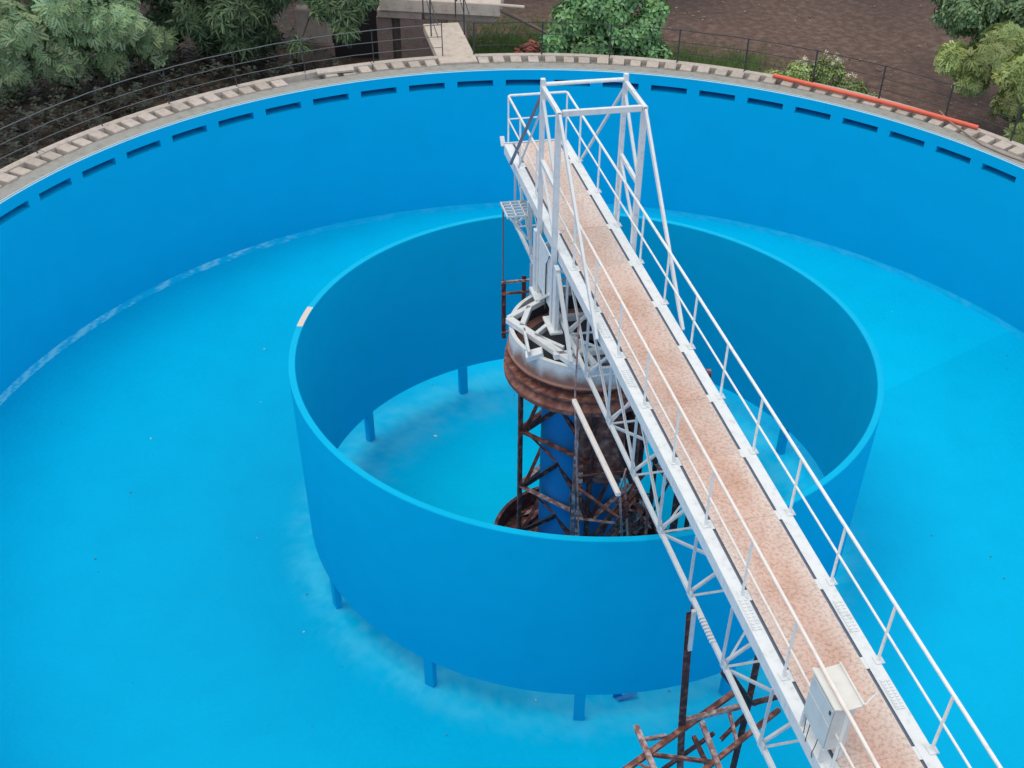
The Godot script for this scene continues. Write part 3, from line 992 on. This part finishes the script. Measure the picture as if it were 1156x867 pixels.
# ---------------------------------------------------------------- rusty works
func build_rust() -> void:
	var st: SurfaceTool
	# frame hung outside the far end of the bridge
	var t := thing("hanging_ladder_frame", "narrow rusty ladder frame hanging left of the drum against the blue wall", "ladder frame", Vector3.ZERO, BRG)
	st = new_st()
	angle(st, V(-3.0, -1.12, -1.5), V(-3.0, -1.12, -0.05), 0.08, 0.012, Vector3.BACK, 1.0)
	obj("upright", st, M.rust_dark, t)
	st = new_st()
	angle(st, V(-3.0, -0.66, -1.35), V(-3.0, -0.66, 0.02), 0.08, 0.012, Vector3.BACK, 1.0)
	obj("upright", st, M.rust_dark, t)
	for q in [[-0.08, 0.045, 0], [-0.36, 0.05, 1], [-1.34, 0.04, 1]]:
		st = new_st()
		bar(st, V(-2.99, -1.14, q[0]), V(-2.99, -0.25, q[0]), 0.05, q[1])
		obj("rung", st, M.rust_pale if q[2] == 0 else M.rust, t)
	st = new_st()
	tube(st, [V(-3.02, -1.1, -0.05), V(-3.02, -1.1, 1.70)], 0.02, 6)
	obj("hanger_rod", st, M.galv, t)
	# conduit bar slung beside the truss
	t = thing("slung_conduit", "pale straight pipe slung on two thin rods beside the truss below the deck", "pipe", Vector3.ZERO, BRG)
	st = new_st()
	bar(st, V(2.64, -1.0, 0.62), V(5.55, -1.0, 0.72), 0.085, 0.085, Vector3.UP, 0.012)
	obj("pipe", st, M.rail_dusty, t)
	st = new_st()
	tube(st, [V(2.0, -0.80, 2.0), V(2.6, -0.97, 0.6), V(2.3, -0.62, -3.4)], 0.017, 6)
	obj("rod", st, M.rust_pale, t)
	st = new_st()
	tube(st, [V(5.3, -0.82, 1.05), V(5.45, -0.95, 0.72), V(3.0, 0.15, -3.5)], 0.02, 6)
	obj("rod", st, M.rust_pale, t)
	# rake frame hanging from the bridge outside the well
	t = thing("outer_rake_frame", "rusty rake frame of crossed steel angles hanging under the bridge outside the well", "rake frame", Vector3.ZERO, BRG)
	var legs := [[8.52, -0.70, 0.82, 8.36, -0.45, -2.08, M.rust_dark], [8.36, -0.45, -2.08, 8.45, -0.30, -4.2, M.rust], [8.3, 0.70, 0.82, 8.32, 0.72, -2.05, M.rust_dark], [8.32, 0.72, -2.05, 8.45, 0.62, -4.2, M.rust_dark]]
	for q in legs:
		st = new_st()
		angle(st, V(q[0], q[1], q[2]), V(q[3], q[4], q[5]), 0.12, 0.014, Vector3.BACK, 1.0)
		angle(st, V(q[0], q[1], q[2]), V(q[3], q[4], q[5]), 0.05, 0.014, Vector3.RIGHT, -1.0)
		obj("leg", st, q[6], t)
	st = new_st()
	bar(st, V(8.55, -0.715, 0.86), V(8.50, -0.66, -0.05), 0.06, 0.06)
	obj("leg_socket", st, M.white, t)
	var arms := [
		[9.95, -3.52, -2.1, 7.78, 0.70, -2.1, 0.12, M.rust],
		[9.95, -1.62, -2.1, 8.35, 1.25, -2.1, 0.10, M.rust],
		[8.2, -1.26, -2.06, 9.6, -1.22, -2.06, 0.11, M.rust_pale],
		[8.36, -0.15, -2.06, 9.6, -0.20, -2.06, 0.10, M.rust_pale],
		[8.27, -0.42, -2.04, 8.19, 0.80, -2.0, 0.10, M.rust_pale],
		[8.19, 0.80, -2.0, 8.14, 1.35, -2.0, 0.09, M.rust_dark],
		[8.46, -1.24, -2.12, 8.43, -0.80, -2.16, 0.06, M.rust_pale],
		[8.52, -0.33, -2.2, 9.6, -0.27, -2.25, 0.08, M.rust_dark],
		[8.65, 0.1, -2.25, 8.2, 0.75, -2.22, 0.07, M.rust_dark],
		[8.9, -1.5, -2.9, 8.0, 0.3, -2.9, 0.07, M.rust_dark],
		[9.5, -0.8, -2.12, 8.9, -1.5, -2.12, 0.06, M.rust],
		[8.75, -1.22, -2.14, 9.15, -0.2, -2.14, 0.06, M.rust],
		[8.2, 0.4, -2.1, 8.9, 0.3, -2.12, 0.06, M.rust_pale]]
	for q in arms:
		st = new_st()
		var aa := V(q[0], q[1], q[2])
		var bb := V(q[3], q[4], q[5])
		bar(st, aa, bb, q[6] * 0.8, 0.012)
		var across := (bb - aa).cross(Vector3.UP).normalized()
		bar(st, aa + across * q[6] * 0.4 - Vector3.UP * 0.03, bb + across * q[6] * 0.4 - Vector3.UP * 0.03, 0.012, 0.07)
		obj("arm", st, q[7], t)
	st = new_st()
	angle(st, V(9.70, -0.66, 0.84), V(8.34, 0.70, -1.85), 0.1, 0.014, Vector3.UP, 1.0)
	obj("brace", st, M.rust_dark, t)
	for k in 5:
		st = new_st()
		var c := V(8.0 + k * 0.85, -0.5 + 0.15 * k, -4.33 + 0.077 * k)
		obox(st, c, Vector3(0.9, 0, 0.43), Vector3.UP, Vector3(-0.43, 0, 0.9), 0.35, 0.1, 0.008)
		obj("scraper_blade", st, M.rust, t)
	# stirrer frame on the far side of the cage, inside the well
	t = thing("inner_paddle_frame", "rusty paddle frame with tall dark posts hanging inside the well under the bridge", "paddle frame", Vector3.ZERO, BRG)
	for q in [[0.83, 1.5], [2.08, 1.62], [2.42, 1.74], [3.4, 1.0]]:
		st = new_st()
		angle(st, V(q[0], q[1], 0.7), V(q[0], q[1], -4.2), 0.11, 0.012, Vector3.BACK, 1.0)
		obj("post", st, M.rust_dark, t)
	for y in [-1.2, -2.6, -3.9]:
		st = new_st()
		angle(st, V(0.6, 1.48, y), V(2.6, 1.76, y), 0.09, 0.012)
		obj("rail", st, M.rust, t)
	st = new_st()
	angle(st, V(0.83, 1.49, -1.2), V(2.4, 1.7, -2.6), 0.06, 0.01)
	angle(st, V(2.08, 1.6, -1.2), V(0.9, 1.47, -3.9), 0.06, 0.01)
	obj("brace", st, M.rust, t)
	st = new_st()
	angle(st, V(2.42, 1.74, 0.75), V(2.42, 0.0, 0.8), 0.08, 0.01)
	angle(st, V(0.83, 1.5, 0.75), V(0.83, 0.0, 0.8), 0.08, 0.01)
	obj("hanger_arm", st, M.rust, t)
	# rake hub in front of the cage: dense rusty steelwork
	t = thing("inner_rake_hub", "tangled rusty rake arms and flaking plates on the cage's right side below the bridge", "rake hub", Vector3.ZERO, BRG)
	st = new_st()
	obox(st, V(1.25, 0.05, -1.7), Vector3(0.98, 0, 0.2), Vector3.UP, Vector3(-0.2, 0, 0.98), 0.46, 0.85, 0.03, 0.01)
	obj("back_plate", st, M.rust, t)
	st = new_st()
	obox(st, V(0.9, 0.75, -1.6), Vector3(0.25, 0, 0.97), Vector3.UP, Vector3(-0.97, 0, 0.25), 0.4, 0.9, 0.03, 0.01)
	obj("back_plate", st, M.rust, t)
	var bars := [[1.35, -0.42, -2.2, 1.5, 0.6, -2.1], [1.4, -0.45, -3.3, 1.8, 0.5, -3.3], [1.4, -0.5, -2.4, 1.9, 0.35, -3.0], [1.45, -0.42, -2.7, 1.6, 0.1, -4.6], [1.35, -0.55, -2.7, 1.3, -0.4, -4.8], [1.35, -0.48, -0.6, 1.35, -0.48, -4.8],
		[1.6, 0.9, -2.2, 1.45, -0.3, -4.2], [1.9, 0.5, -2.8, 1.5, -0.1, -4.4], [1.7, 0.7, -2.5, 1.9, 0.0, -4.5], [1.2, 0.5, -1.0, 1.9, 0.6, -3.6], [2.3, 0.85, -2.4, 2.7, 0.75, -4.6], [1.5, 0.1, -0.7, 1.6, 0.7, -2.4]]
	for i in bars.size():
		var q: Array = bars[i]
		st = new_st()
		angle(st, V(q[0], q[1], q[2]), V(q[3], q[4], q[5]), 0.05 + 0.015 * (i % 3), 0.011, Vector3.UP, 1.0)
		obj("rake_bar", st, [M.rust, M.rust_pale, M.rust, M.rust_dark][i % 4], t)
	for i in 100:
		st = new_st()
		var u := Vector3(rng.randfn(), rng.randfn() * 0.5, rng.randfn()).normalized()
		var l := rng.randf_range(0.12, 0.34)
		var yy := rng.randf_range(-4.7, -2.7)
		var c := V(1.55 + rng.randf_range(-0.25, 0.3), 0.75 + rng.randf_range(-0.3, 0.3), yy)
		bar(st, c - u * l / 2, c + u * l / 2, rng.randf_range(0.06, 0.18), rng.randf_range(0.012, 0.05), Vector3(rng.randfn(), 1, rng.randfn()).normalized())
		obj("flake", st, [M.rust, M.rust, M.rust_dark, M.rust, M.rust_pale][i % 5], t)
	for i in 12:
		st = new_st()
		var y := -2.0 - 0.17 * i
		obox(st, V(1.36, -0.40, y), Vector3.RIGHT, Vector3.UP, Vector3.BACK, 0.05, 0.05, 0.04, 0.008)
		obj("chain_link", st, M.rust_pale if i % 3 else M.rust, t)

func build_cabinet() -> void:
	var t := thing("control_cabinet", "white tilted electrical cabinet on legs at the left rail of the deck", "cabinet", V(12.25, -0.56, DECK).rotated(Vector3.UP, BRG), BRG)
	var st := new_st()
	box(st, Vector3(-0.13, 0.22, -0.31), Vector3(0.13, 0.93, 0.31), 0.012)
	obj("body", st, M.cabinet, t)
	st = new_st()
	box(st, Vector3(-0.148, 0.25, -0.29), Vector3(-0.131, 0.64, 0.29), 0.006)
	obj("door", st, M.cabinet, t)
	st = new_st()
	box(st, Vector3(-0.148, 0.655, -0.29), Vector3(-0.131, 0.90, 0.29), 0.006)
	obj("door", st, M.cabinet, t)
	st = new_st()
	obox(st, Vector3(-0.105, 0.955, 0), Vector3(0.95, -0.31, 0).normalized(), Vector3(0.31, 0.95, 0).normalized(), Vector3.BACK, 0.06, 0.012, 0.33, 0.004)
	obox(st, Vector3(0.07, 0.935, 0), Vector3(0.98, 0.17, 0).normalized(), Vector3(-0.17, 0.98, 0).normalized(), Vector3.BACK, 0.12, 0.012, 0.33, 0.004)
	obox(st, Vector3(0.19, 0.975, 0), Vector3.RIGHT, Vector3.UP, Vector3.BACK, 0.012, 0.02, 0.33, 0.003)
	obj("roof", st, M.cabinet_roof, t)
	for z in [-0.28, 0.28]:
		st = new_st()
		bar(st, Vector3(-0.12, 0.01, z), Vector3(-0.12, 0.24, z), 0.045, 0.045)
		bar(st, Vector3(0.11, 0.01, z), Vector3(0.11, 0.24, z), 0.045, 0.045)
		obj("leg", st, M.white, t)
	st = new_st()
	tube(st, [Vector3(0.2, 0.98, 0.33), Vector3(0.33, 1.12, 0.30)], 0.01, 6)
	obj("latch_rod", st, M.rail, t)
	for k in 3:
		st = new_st()
		var z := [-0.24, -0.13, 0.1][k] as float
		var pts := []
		for i in 9:
			var u := i / 8.0
			pts.append(Vector3(-0.11 - 0.035 * sin(u * PI) * (1.0 + 0.4 * k), 0.24 - 0.42 * u, z + 0.1 * u + 0.03 * sin(u * (4.0 + k))))
		tube(st, pts, 0.006, 5)
		obj("cable", st, M.wire, t)
	st = new_st()
	box(st, Vector3(-0.155, 0.80, 0.22), Vector3(-0.149, 0.85, 0.26))
	obj("handle", st, M.wire, t)

# ---------------------------------------------------------------- round the tank
func build_fence() -> void:
	var runs := [["low black wire fence on the coping right of the concrete walkway, before the bush", 194.34, 112.0, -7.45, M.fence], ["low dark railing along the coping left of the concrete walkway, before the dark trees", 197.74, 262.0, 7.58, M.fence_pale]]
	for q in runs:
		var t := thing("fence", q[0], "fence", Vector3.ZERO, 0.0)
		var a: float = q[1]
		var st: SurfaceTool
		while (q[3] < 0.0 and a > q[2]) or (q[3] > 0.0 and a < q[2]):
			st = new_st()
			var r := deg_to_rad(a)
			var lean := Vector3(rng.randf_range(-0.02, 0.02), 0, rng.randf_range(-0.02, 0.02))
			bar(st, on_circle(15.42, r, 0.20), on_circle(15.42, r, 1.15) + lean, 0.042 if q[3] < 0.0 else 0.026, 0.04 if q[3] < 0.0 else 0.026, Vector3.BACK)
			obj("post", st, M.fence, t)
			a += q[3]
		for y in [0.50, 0.80, 1.12]:
			var pts := []
			var n := 60
			for i in n + 1:
				var b := deg_to_rad(lerpf(q[1], q[2], float(i) / n))
				pts.append(on_circle(15.42, b, y + 0.012 * noise.get_noise_1d(i * 30.0 + y * 500.0)))
			st = new_st()
			tube(st, pts, 0.013 if y > 1.0 else 0.010, 5)
			obj("rail", st, q[4], t)

func build_platform() -> void:
	var st: SurfaceTool
	# the walkway slab lies radially from the rim
	var a := deg_to_rad(196.3)
	var t := thing("concrete_walkway", "narrow pale concrete walkway slab joining the tank rim to the raised platform", "walkway", on_circle(14.9, a, 0), a)
	st = new_st()
	box(st, Vector3(-0.55, 0.03, -0.02), Vector3(0.55, 0.262, 3.2), 0.012)
	obj("slab", st, M.walk, t)
	for e in [-1.0, 1.0]:
		st = new_st()
		for z in [1.9, 3.4]:
			tube(st, [Vector3(e * 0.5, 0.34, z), Vector3(e * 0.5, 1.4, z)], 0.02, 6)
		tube(st, [Vector3(e * 0.5, 1.1, 0.55), Vector3(e * 0.5, 1.4, 1.9), Vector3(e * 0.5, 1.9, 3.4)], 0.016, 6)
		tube(st, [Vector3(e * 0.5, 0.75, 0.55), Vector3(e * 0.5, 0.95, 1.9), Vector3(e * 0.5, 1.4, 3.4)], 0.013, 6)
		obj("handrail", st, M.fence, t)
	# raised platform on walls behind it
	t = thing("concrete_platform", "raised concrete platform on brown walls and pillars behind the tank rim", "platform", Vector3(-6.0, -1.7, -18.0))
	st = new_st()
	box(st, Vector3(-1.05, 2.05, -3.2), Vector3(2.7, 2.42, 0.1), 0.02)
	obj("deck_slab", st, M.walk, t)
	st = new_st()
	box(st, Vector3(-1.15, 1.82, -3.1), Vector3(0.25, 2.049, 0.02), 0.02)
	box(st, Vector3(0.3, 1.80, -3.1), Vector3(2.5, 2.049, -0.12), 0.02)
	obj("edge_beam", st, M.tan, t)
	for w in [[-1.2, -0.72, -0.05, M.brown], [-0.45, 1.0, 0.0, M.brown], [1.4, 1.62, -0.1, M.tan]]:
		st = new_st()
		box(st, Vector3(w[0], -0.2, -0.4), Vector3(w[1], 1.819 if w[0] < 0.3 else 1.799, w[2]), 0.01)
		obj("wall", st, w[3], t)
	st = new_st()
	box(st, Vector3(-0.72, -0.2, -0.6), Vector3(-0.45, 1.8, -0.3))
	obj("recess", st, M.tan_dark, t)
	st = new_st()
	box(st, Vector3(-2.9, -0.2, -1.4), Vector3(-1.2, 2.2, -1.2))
	obj("opening_shade", st, M.black, t)  # black sheet standing for the shade inside the opening
	for z in [0.02]:
		for x in [0.2, 1.35]:
			st = new_st()
			tube(st, [Vector3(x, 2.4, z), Vector3(x, 3.4, z)], 0.02, 6)
			obj("rail_post", st, M.fence, t)
	st = new_st()
	tube(st, [Vector3(2.6, 2.38, 0.05), Vector3(3.45, 2.36, 0.05)], 0.05, 10)
	obj("outlet_pipe", st, M.walk, t)
	st = new_st()
	tube(st, [Vector3(2.65, 2.25, 0.05), Vector3(3.3, 1.95, -0.1), Vector3(4.15, 1.55, -0.2)], 0.05, 8)
	obj("stay", st, M.tan_dark, t)
	# lone pillar among the trees
	t = thing("concrete_pillar", "weathered tan concrete pillar under the leaves left of the platform", "pillar", Vector3(-9.2, -1.7, -17.9))
	st = new_st()
	box(st, Vector3(-0.55, -0.2, -0.5), Vector3(0.48, 1.95, 0.0), 0.03)
	obj("shaft", st, M.tan, t)
	st = new_st()
	box(st, Vector3(-0.6, -0.2, -0.1), Vector3(0.62, 1.0, 0.12), 0.03)
	obj("plinth", st, M.brown, t)

func lobes_at(list: Array) -> Array:
	return list.map(func(q): return [Vector3(q[0], q[1], q[2]), q[3], q[4]])

func build_plants() -> void:
	var f := feathery()
	var l := lances()
	var b := broad()
	# pale feathery tree, far left
	var t := thing("feathery_tree", "pale green feathery tree at the far left beyond the railing", "tree", Vector3.ZERO)
	var lb := lobes_at([[-15.0, 0.1, -16.4, 1.0, 1500], [-16.2, 0.4, -16.2, 1.1, 1600], [-14.2, -0.55, -16.9, 0.75, 900], [-16.4, -0.7, -15.4, 0.85, 1100], [-17.6, 0.1, -15.2, 1.1, 1500], [-17.9, -0.9, -14.6, 0.8, 1100], [-15.3, 1.3, -17.2, 1.2, 1500], [-17.2, 1.5, -16.6, 1.2, 1500], [-18.6, -1.7, -13.6, 0.65, 700], [-15.2, -0.9, -16.2, 0.6, 600], [-18.8, 1.0, -14.6, 1.0, 900]])
	crown(t, f, lb, 1.35, Color(0.20, 0.315, 0.175), 0.3)
	limbs(t, Vector3(-17.2, -1.9, -18.2), Vector3(-16.8, -0.4, -17.6), lb, 0.16)
	# dark trees with hanging narrow leaves
	t = thing("dark_tree", "dark green tree with long hanging leaves between feathery tree and pillar", "tree", Vector3.ZERO)
	lb = lobes_at([[-10.9, 0.35, -17.0, 0.75, 400], [-11.6, 0.15, -17.2, 0.9, 480], [-12.6, 0.0, -17.6, 0.95, 480], [-11.2, -0.45, -16.9, 0.55, 240], [-10.0, 1.2, -17.6, 0.8, 380], [-12.2, 1.1, -18.0, 1.2, 520], [-13.7, 0.4, -18.8, 1.2, 520], [-14.2, -0.7, -18.6, 0.8, 300], [-10.9, 0.2, -18.9, 0.8, 330], [-10.3, 1.0, -18.9, 0.7, 260], [-11.0, -0.75, -18.3, 0.65, 260], [-12.4, -0.9, -18.4, 0.7, 260]])
	crown(t, l, lb, 1.0, Color(0.065, 0.12, 0.062), 0.4)
	limbs(t, Vector3(-12.0, -1.9, -19.0), Vector3(-11.9, -0.4, -18.4), lb, 0.17)
	t = thing("dark_tree", "dark green branch of long leaves drooping in front of the platform's dark opening", "tree", Vector3.ZERO)
	lb = lobes_at([[-8.5, 0.75, -16.9, 0.55, 240], [-7.7, 0.7, -16.6, 0.5, 200], [-9.1, 1.25, -17.2, 0.55, 200], [-7.85, 0.25, -16.4, 0.33, 80], [-7.3, 1.05, -16.9, 0.45, 130], [-9.45, -0.5, -16.9, 0.35, 26]])
	crown(t, l, lb, 0.95, Color(0.095, 0.165, 0.085), 0.35)
	limbs(t, Vector3(-8.6, -1.9, -20.6), Vector3(-8.6, 1.0, -18.2), lb, 0.1)
	# thicket of undergrowth behind them, shade put into its dark tints
	var spots := []
	var tints := []
	for i in 2600:
		var a := deg_to_rad(rng.randf_range(206.0, 262.0))
		var r := rng.randf_range(17.6, 23.5)
		var p := on_circle(r, a, -1.6 + rng.randf() * rng.randf() * 1.3)
		var bs := Basis(Vector3.UP, rng.randf() * TAU) * Basis(Vector3.RIGHT, rng.randf_range(-0.6, 0.6))
		spots.append(Transform3D(bs.scaled(Vector3.ONE * rng.randf_range(0.7, 1.5)), p))
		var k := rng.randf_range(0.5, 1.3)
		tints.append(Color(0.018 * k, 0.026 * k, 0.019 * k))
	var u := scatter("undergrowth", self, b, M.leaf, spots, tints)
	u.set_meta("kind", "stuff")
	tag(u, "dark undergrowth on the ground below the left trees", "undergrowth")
	# bush behind the walkway
	t = thing("leafy_bush", "big bright green leafy bush behind the fence, right of the walkway", "bush", Vector3.ZERO)
	lb = lobes_at([[-1.0, -0.1, -19.0, 0.7, 420], [0.0, 0.1, -19.1, 0.8, 460], [1.1, -0.35, -19.1, 0.65, 330], [-1.6, -0.75, -18.7, 0.5, 220], [-0.4, -0.8, -18.3, 0.6, 320], [0.7, -0.9, -18.4, 0.55, 260], [-0.9, 0.7, -19.6, 0.7, 320], [0.5, 0.75, -19.7, 0.7, 300], [1.65, -0.95, -18.8, 0.4, 130], [1.5, 0.2, -19.4, 0.4, 120], [-0.3, 0.45, -18.6, 0.35, 110], [0.6, -0.2, -18.2, 0.35, 110]])
	crown(t, b, lb, 1.25, Color(0.135, 0.29, 0.125), 0.45, 0.85)
	limbs(t, Vector3(0, -1.8, -19.2), Vector3(0, -1.1, -19.1), lb, 0.06)
	t = thing("flowering_bush", "small yellow green bush with pale blossoms behind the orange pipe", "bush", Vector3.ZERO)
	lb = lobes_at([[6.0, -0.55, -16.9, 0.5, 420], [6.9, -0.4, -16.7, 0.55, 520], [7.6, -0.75, -16.3, 0.5, 420], [5.4, -0.85, -17.2, 0.4, 260], [8.2, -1.0, -16.0, 0.4, 240]])
	crown(t, b, lb, 0.72, Color(0.23, 0.32, 0.11), 0.35)
	crown(t, b, lobes_at([[6.2, -0.25, -16.9, 0.4, 26], [6.9, -0.05, -16.7, 0.42, 40], [7.4, -0.4, -16.4, 0.35, 22]]), 0.5, Color(0.5, 0.48, 0.36), 0.1, 0.75, "blossom")
	limbs(t, Vector3(6.7, -1.8, -16.9), Vector3(6.7, -1.1, -16.8), lb, 0.03)
	# trees on the right
	t = thing("broadleaf_tree", "bright broad leaved tree top at the upper right corner behind the feathery tree", "tree", Vector3.ZERO)
	lb = lobes_at([[10.9, 0.95, -18.4, 0.8, 800], [11.9, 1.2, -18.8, 0.9, 800], [12.9, 1.0, -18.2, 0.9, 800], [10.5, 1.4, -18.9, 0.6, 450], [12.0, 0.3, -18.0, 0.6, 400]])
	crown(t, b, lb, 1.0, Color(0.15, 0.27, 0.13), 0.4)
	limbs(t, Vector3(12.2, -1.8, -19.4), Vector3(12.0, 0.0, -19.0), lb, 0.13)
	t = thing("feathery_tree", "olive green feathery tree at the right edge beyond the wire fence", "tree", Vector3.ZERO)
	lb = lobes_at([[10.5, 0.35, -16.4, 0.55, 800], [11.4, 0.55, -16.0, 0.75, 1100], [12.3, 0.4, -15.2, 0.8, 1100], [11.0, -0.05, -15.8, 0.45, 480], [12.0, -0.2, -14.6, 0.6, 700], [12.8, -0.1, -14.0, 0.7, 800], [12.9, 0.9, -15.6, 0.8, 900], [12.3, -0.75, -13.9, 0.45, 300], [11.9, 0.9, -16.6, 0.6, 600]])
	crown(t, f, lb, 1.15, Color(0.26, 0.34, 0.13), 0.35, 0.65)
	limbs(t, Vector3(13.2, -1.8, -16.4), Vector3(12.9, -0.4, -16.0), lb, 0.11)
	# grass and weeds
	var g := tuft()
	spots = []
	tints = []
	for i in 17000:
		var p: Vector3
		if i < 12500:
			p = Vector3(-2.4 + rng.randfn(0, 1.6), -1.6, -19.6 + rng.randfn(0, 1.7))
		elif i < 15800:
			p = Vector3(3.4 + rng.randfn(0, 1.2), -1.6, -20.2 + rng.randfn(0, 0.9))
		else:
			var a := deg_to_rad(146.0 + rng.randfn(0, 2.2))
			p = on_circle(18.4 + rng.randfn(0, 0.5), a, -1.6)
		if p.length() < 15.9:
			continue
		p.y = -1.62 + 0.12 * noise.get_noise_2d(p.x * 12.0, p.z * 12.0)
		spots.append(Transform3D(Basis(Vector3.UP, rng.randf() * TAU).scaled(Vector3.ONE * rng.randf_range(0.5, 1.25)), p))
		var k := rng.randf_range(0.6, 1.35)
		tints.append(Color(0.16 * k, 0.26 * k, 0.09 * k))
	var gr := scatter("grass", self, g, M.grass, spots, tints)
	gr.set_meta("kind", "stuff")
	tag(gr, "green weedy grass behind the fence", "grass")
	# fallen leaves and clods on the bare soil
	var st := new_st()
	leaf(st, Vector3.ZERO, Vector3.BACK, Vector3.UP, 0.12, 0.07, 0.1, 0.05)
	var lf := st.commit()
	spots = []
	tints = []
	for i in 2600:
		var a := deg_to_rad(rng.randf_range(125.0, 262.0))
		var r := rng.randf_range(16.5, 31.0)
		var p := on_circle(r, a, -1.57)
		p.y += 0.12 * noise.get_noise_2d(p.x * 12.0, p.z * 12.0) + 0.07 * noise.get_noise_2d(p.x * 45.0, p.z * 45.0) + maxf(0.0, r - 25.0) * 0.02
		spots.append(Transform3D((Basis(Vector3.UP, rng.randf() * TAU) * Basis(Vector3.RIGHT, rng.randf_range(-0.4, 0.4))).scaled(Vector3.ONE * rng.randf_range(0.5, 1.4)), p))
		var k := rng.randf_range(0.6, 1.8)
		tints.append(Color(0.13 * k, 0.095 * k, 0.075 * k))
	var li := scatter("leaf_litter", self, lf, M.leaf, spots, tints)
	li.set_meta("kind", "stuff")
	tag(li, "dry fallen leaves on the dark soil around the tank", "leaf litter")

func build_small() -> void:
	var st := new_st()
	tube(st, [Vector3(4.9, 0.305, -14.45), Vector3(6.34, 0.31, -13.68), Vector3(7.72, 0.315, -12.95), Vector3(9.05, 0.31, -12.2), Vector3(10.2, 0.305, -11.48)], 0.058, 14)
	tag(obj("orange_pipe", st, M.orange, self), "long orange plastic pipe lying along the notched coping", "pipe")
	st = new_st()
	tube(st, [Vector3(9.3, 0.36, -12.35), Vector3(9.52, 0.29, -11.8), Vector3(9.72, 0.28, -11.35), Vector3(10.15, 0.225, -10.55), Vector3(10.6, 0.222, -10.05), Vector3(11.1, 0.222, -9.6), Vector3(11.9, 0.222, -8.75)], 0.02, 6)
	tag(obj("thin_hose", st, M.hose, self), "thin brown hose trailing from the orange pipe over the coping", "hose")
	st = new_st()
	obox(st, Vector3(-7.55, 0.30, -13.08), Vector3(0.93, 0.02, -0.36).normalized(), Vector3(0.05, 0.99, 0.1).normalized(), Vector3(0.36, -0.1, 0.93).normalized(), 0.52, 0.03, 0.14, 0.008)
	tag(obj("loose_slab", st, M.kerb3, self), "loose pale slab lying askew on the broken coping before the pillar", "slab")
	var t := thing("brick_heap", "small heap of red bricks on the grass beside the walkway", "bricks", Vector3(-2.45, -1.55, -20.0))
	for i in 46:
		st = new_st()
		var c := Vector3(rng.randfn(0, 0.24), 0.05 + 0.34 * rng.randf(), rng.randfn(0, 0.2))
		var bs := Basis(Vector3.UP, rng.randf() * TAU) * Basis(Vector3.RIGHT, rng.randfn(0, 0.4))
		obox(st, c, bs.x, bs.y, bs.z, 0.11, 0.035, 0.055, 0.004)
		obj("brick", st, M.brick, t)
	st = new_st()
	box(st, Vector3(0.93, -4.76, 5.22), Vector3(1.1, -4.60, 5.28), 0.004)
	bar(st, Vector3(1.02, -4.7, 5.35), Vector3(1.4, -4.62, 5.22), 0.1, 0.01)
	tag(obj("scrap_plate", st, M.steel_blue, self), "small dark scrap plate on the floor under the well's near edge", "scrap")
	st = new_st()
	obox(st, Vector3(-3.69, -4.79, -3.14), Vector3(0.8, 0.1, 0.6).normalized(), Vector3(-0.1, 1, 0).normalized(), Vector3(-0.6, 0.06, 0.8).normalized(), 0.04, 0.006, 0.03)
	tag(obj("paper_scrap", st, M.rail, self), "tiny white scrap lying on the blue floor inside the well", "scrap")
	# leaf bits and paint flakes lying about the floor
	var bit := new_st()
	obox(bit, Vector3.ZERO, Vector3.RIGHT, Vector3.UP, Vector3.BACK, 0.02, 0.003, 0.012)
	var bm := bit.commit()
	var spots := []
	var tints := []
	for i in 90:
		var a := rng.randf() * TAU
		var r := rng.randf_range(2.4, 13.8)
		if absf(r - 5.93) < 0.2:
			continue
		spots.append(Transform3D(Basis(Vector3.UP, rng.randf() * TAU).scaled(Vector3.ONE * rng.randf_range(0.4, 1.3)), on_circle(r, a, -5.235 + 0.0907 * r + 0.006)))
		tints.append(Color(0.5, 0.6, 0.65) if i % 3 == 0 else Color(0.06, 0.12, 0.2))
	var fl := scatter("floor_flecks", self, bm, M.leaf, spots, tints)
	fl.set_meta("kind", "stuff")
	tag(fl, "tiny pale and dark flecks strewn over the blue floor", "flecks")
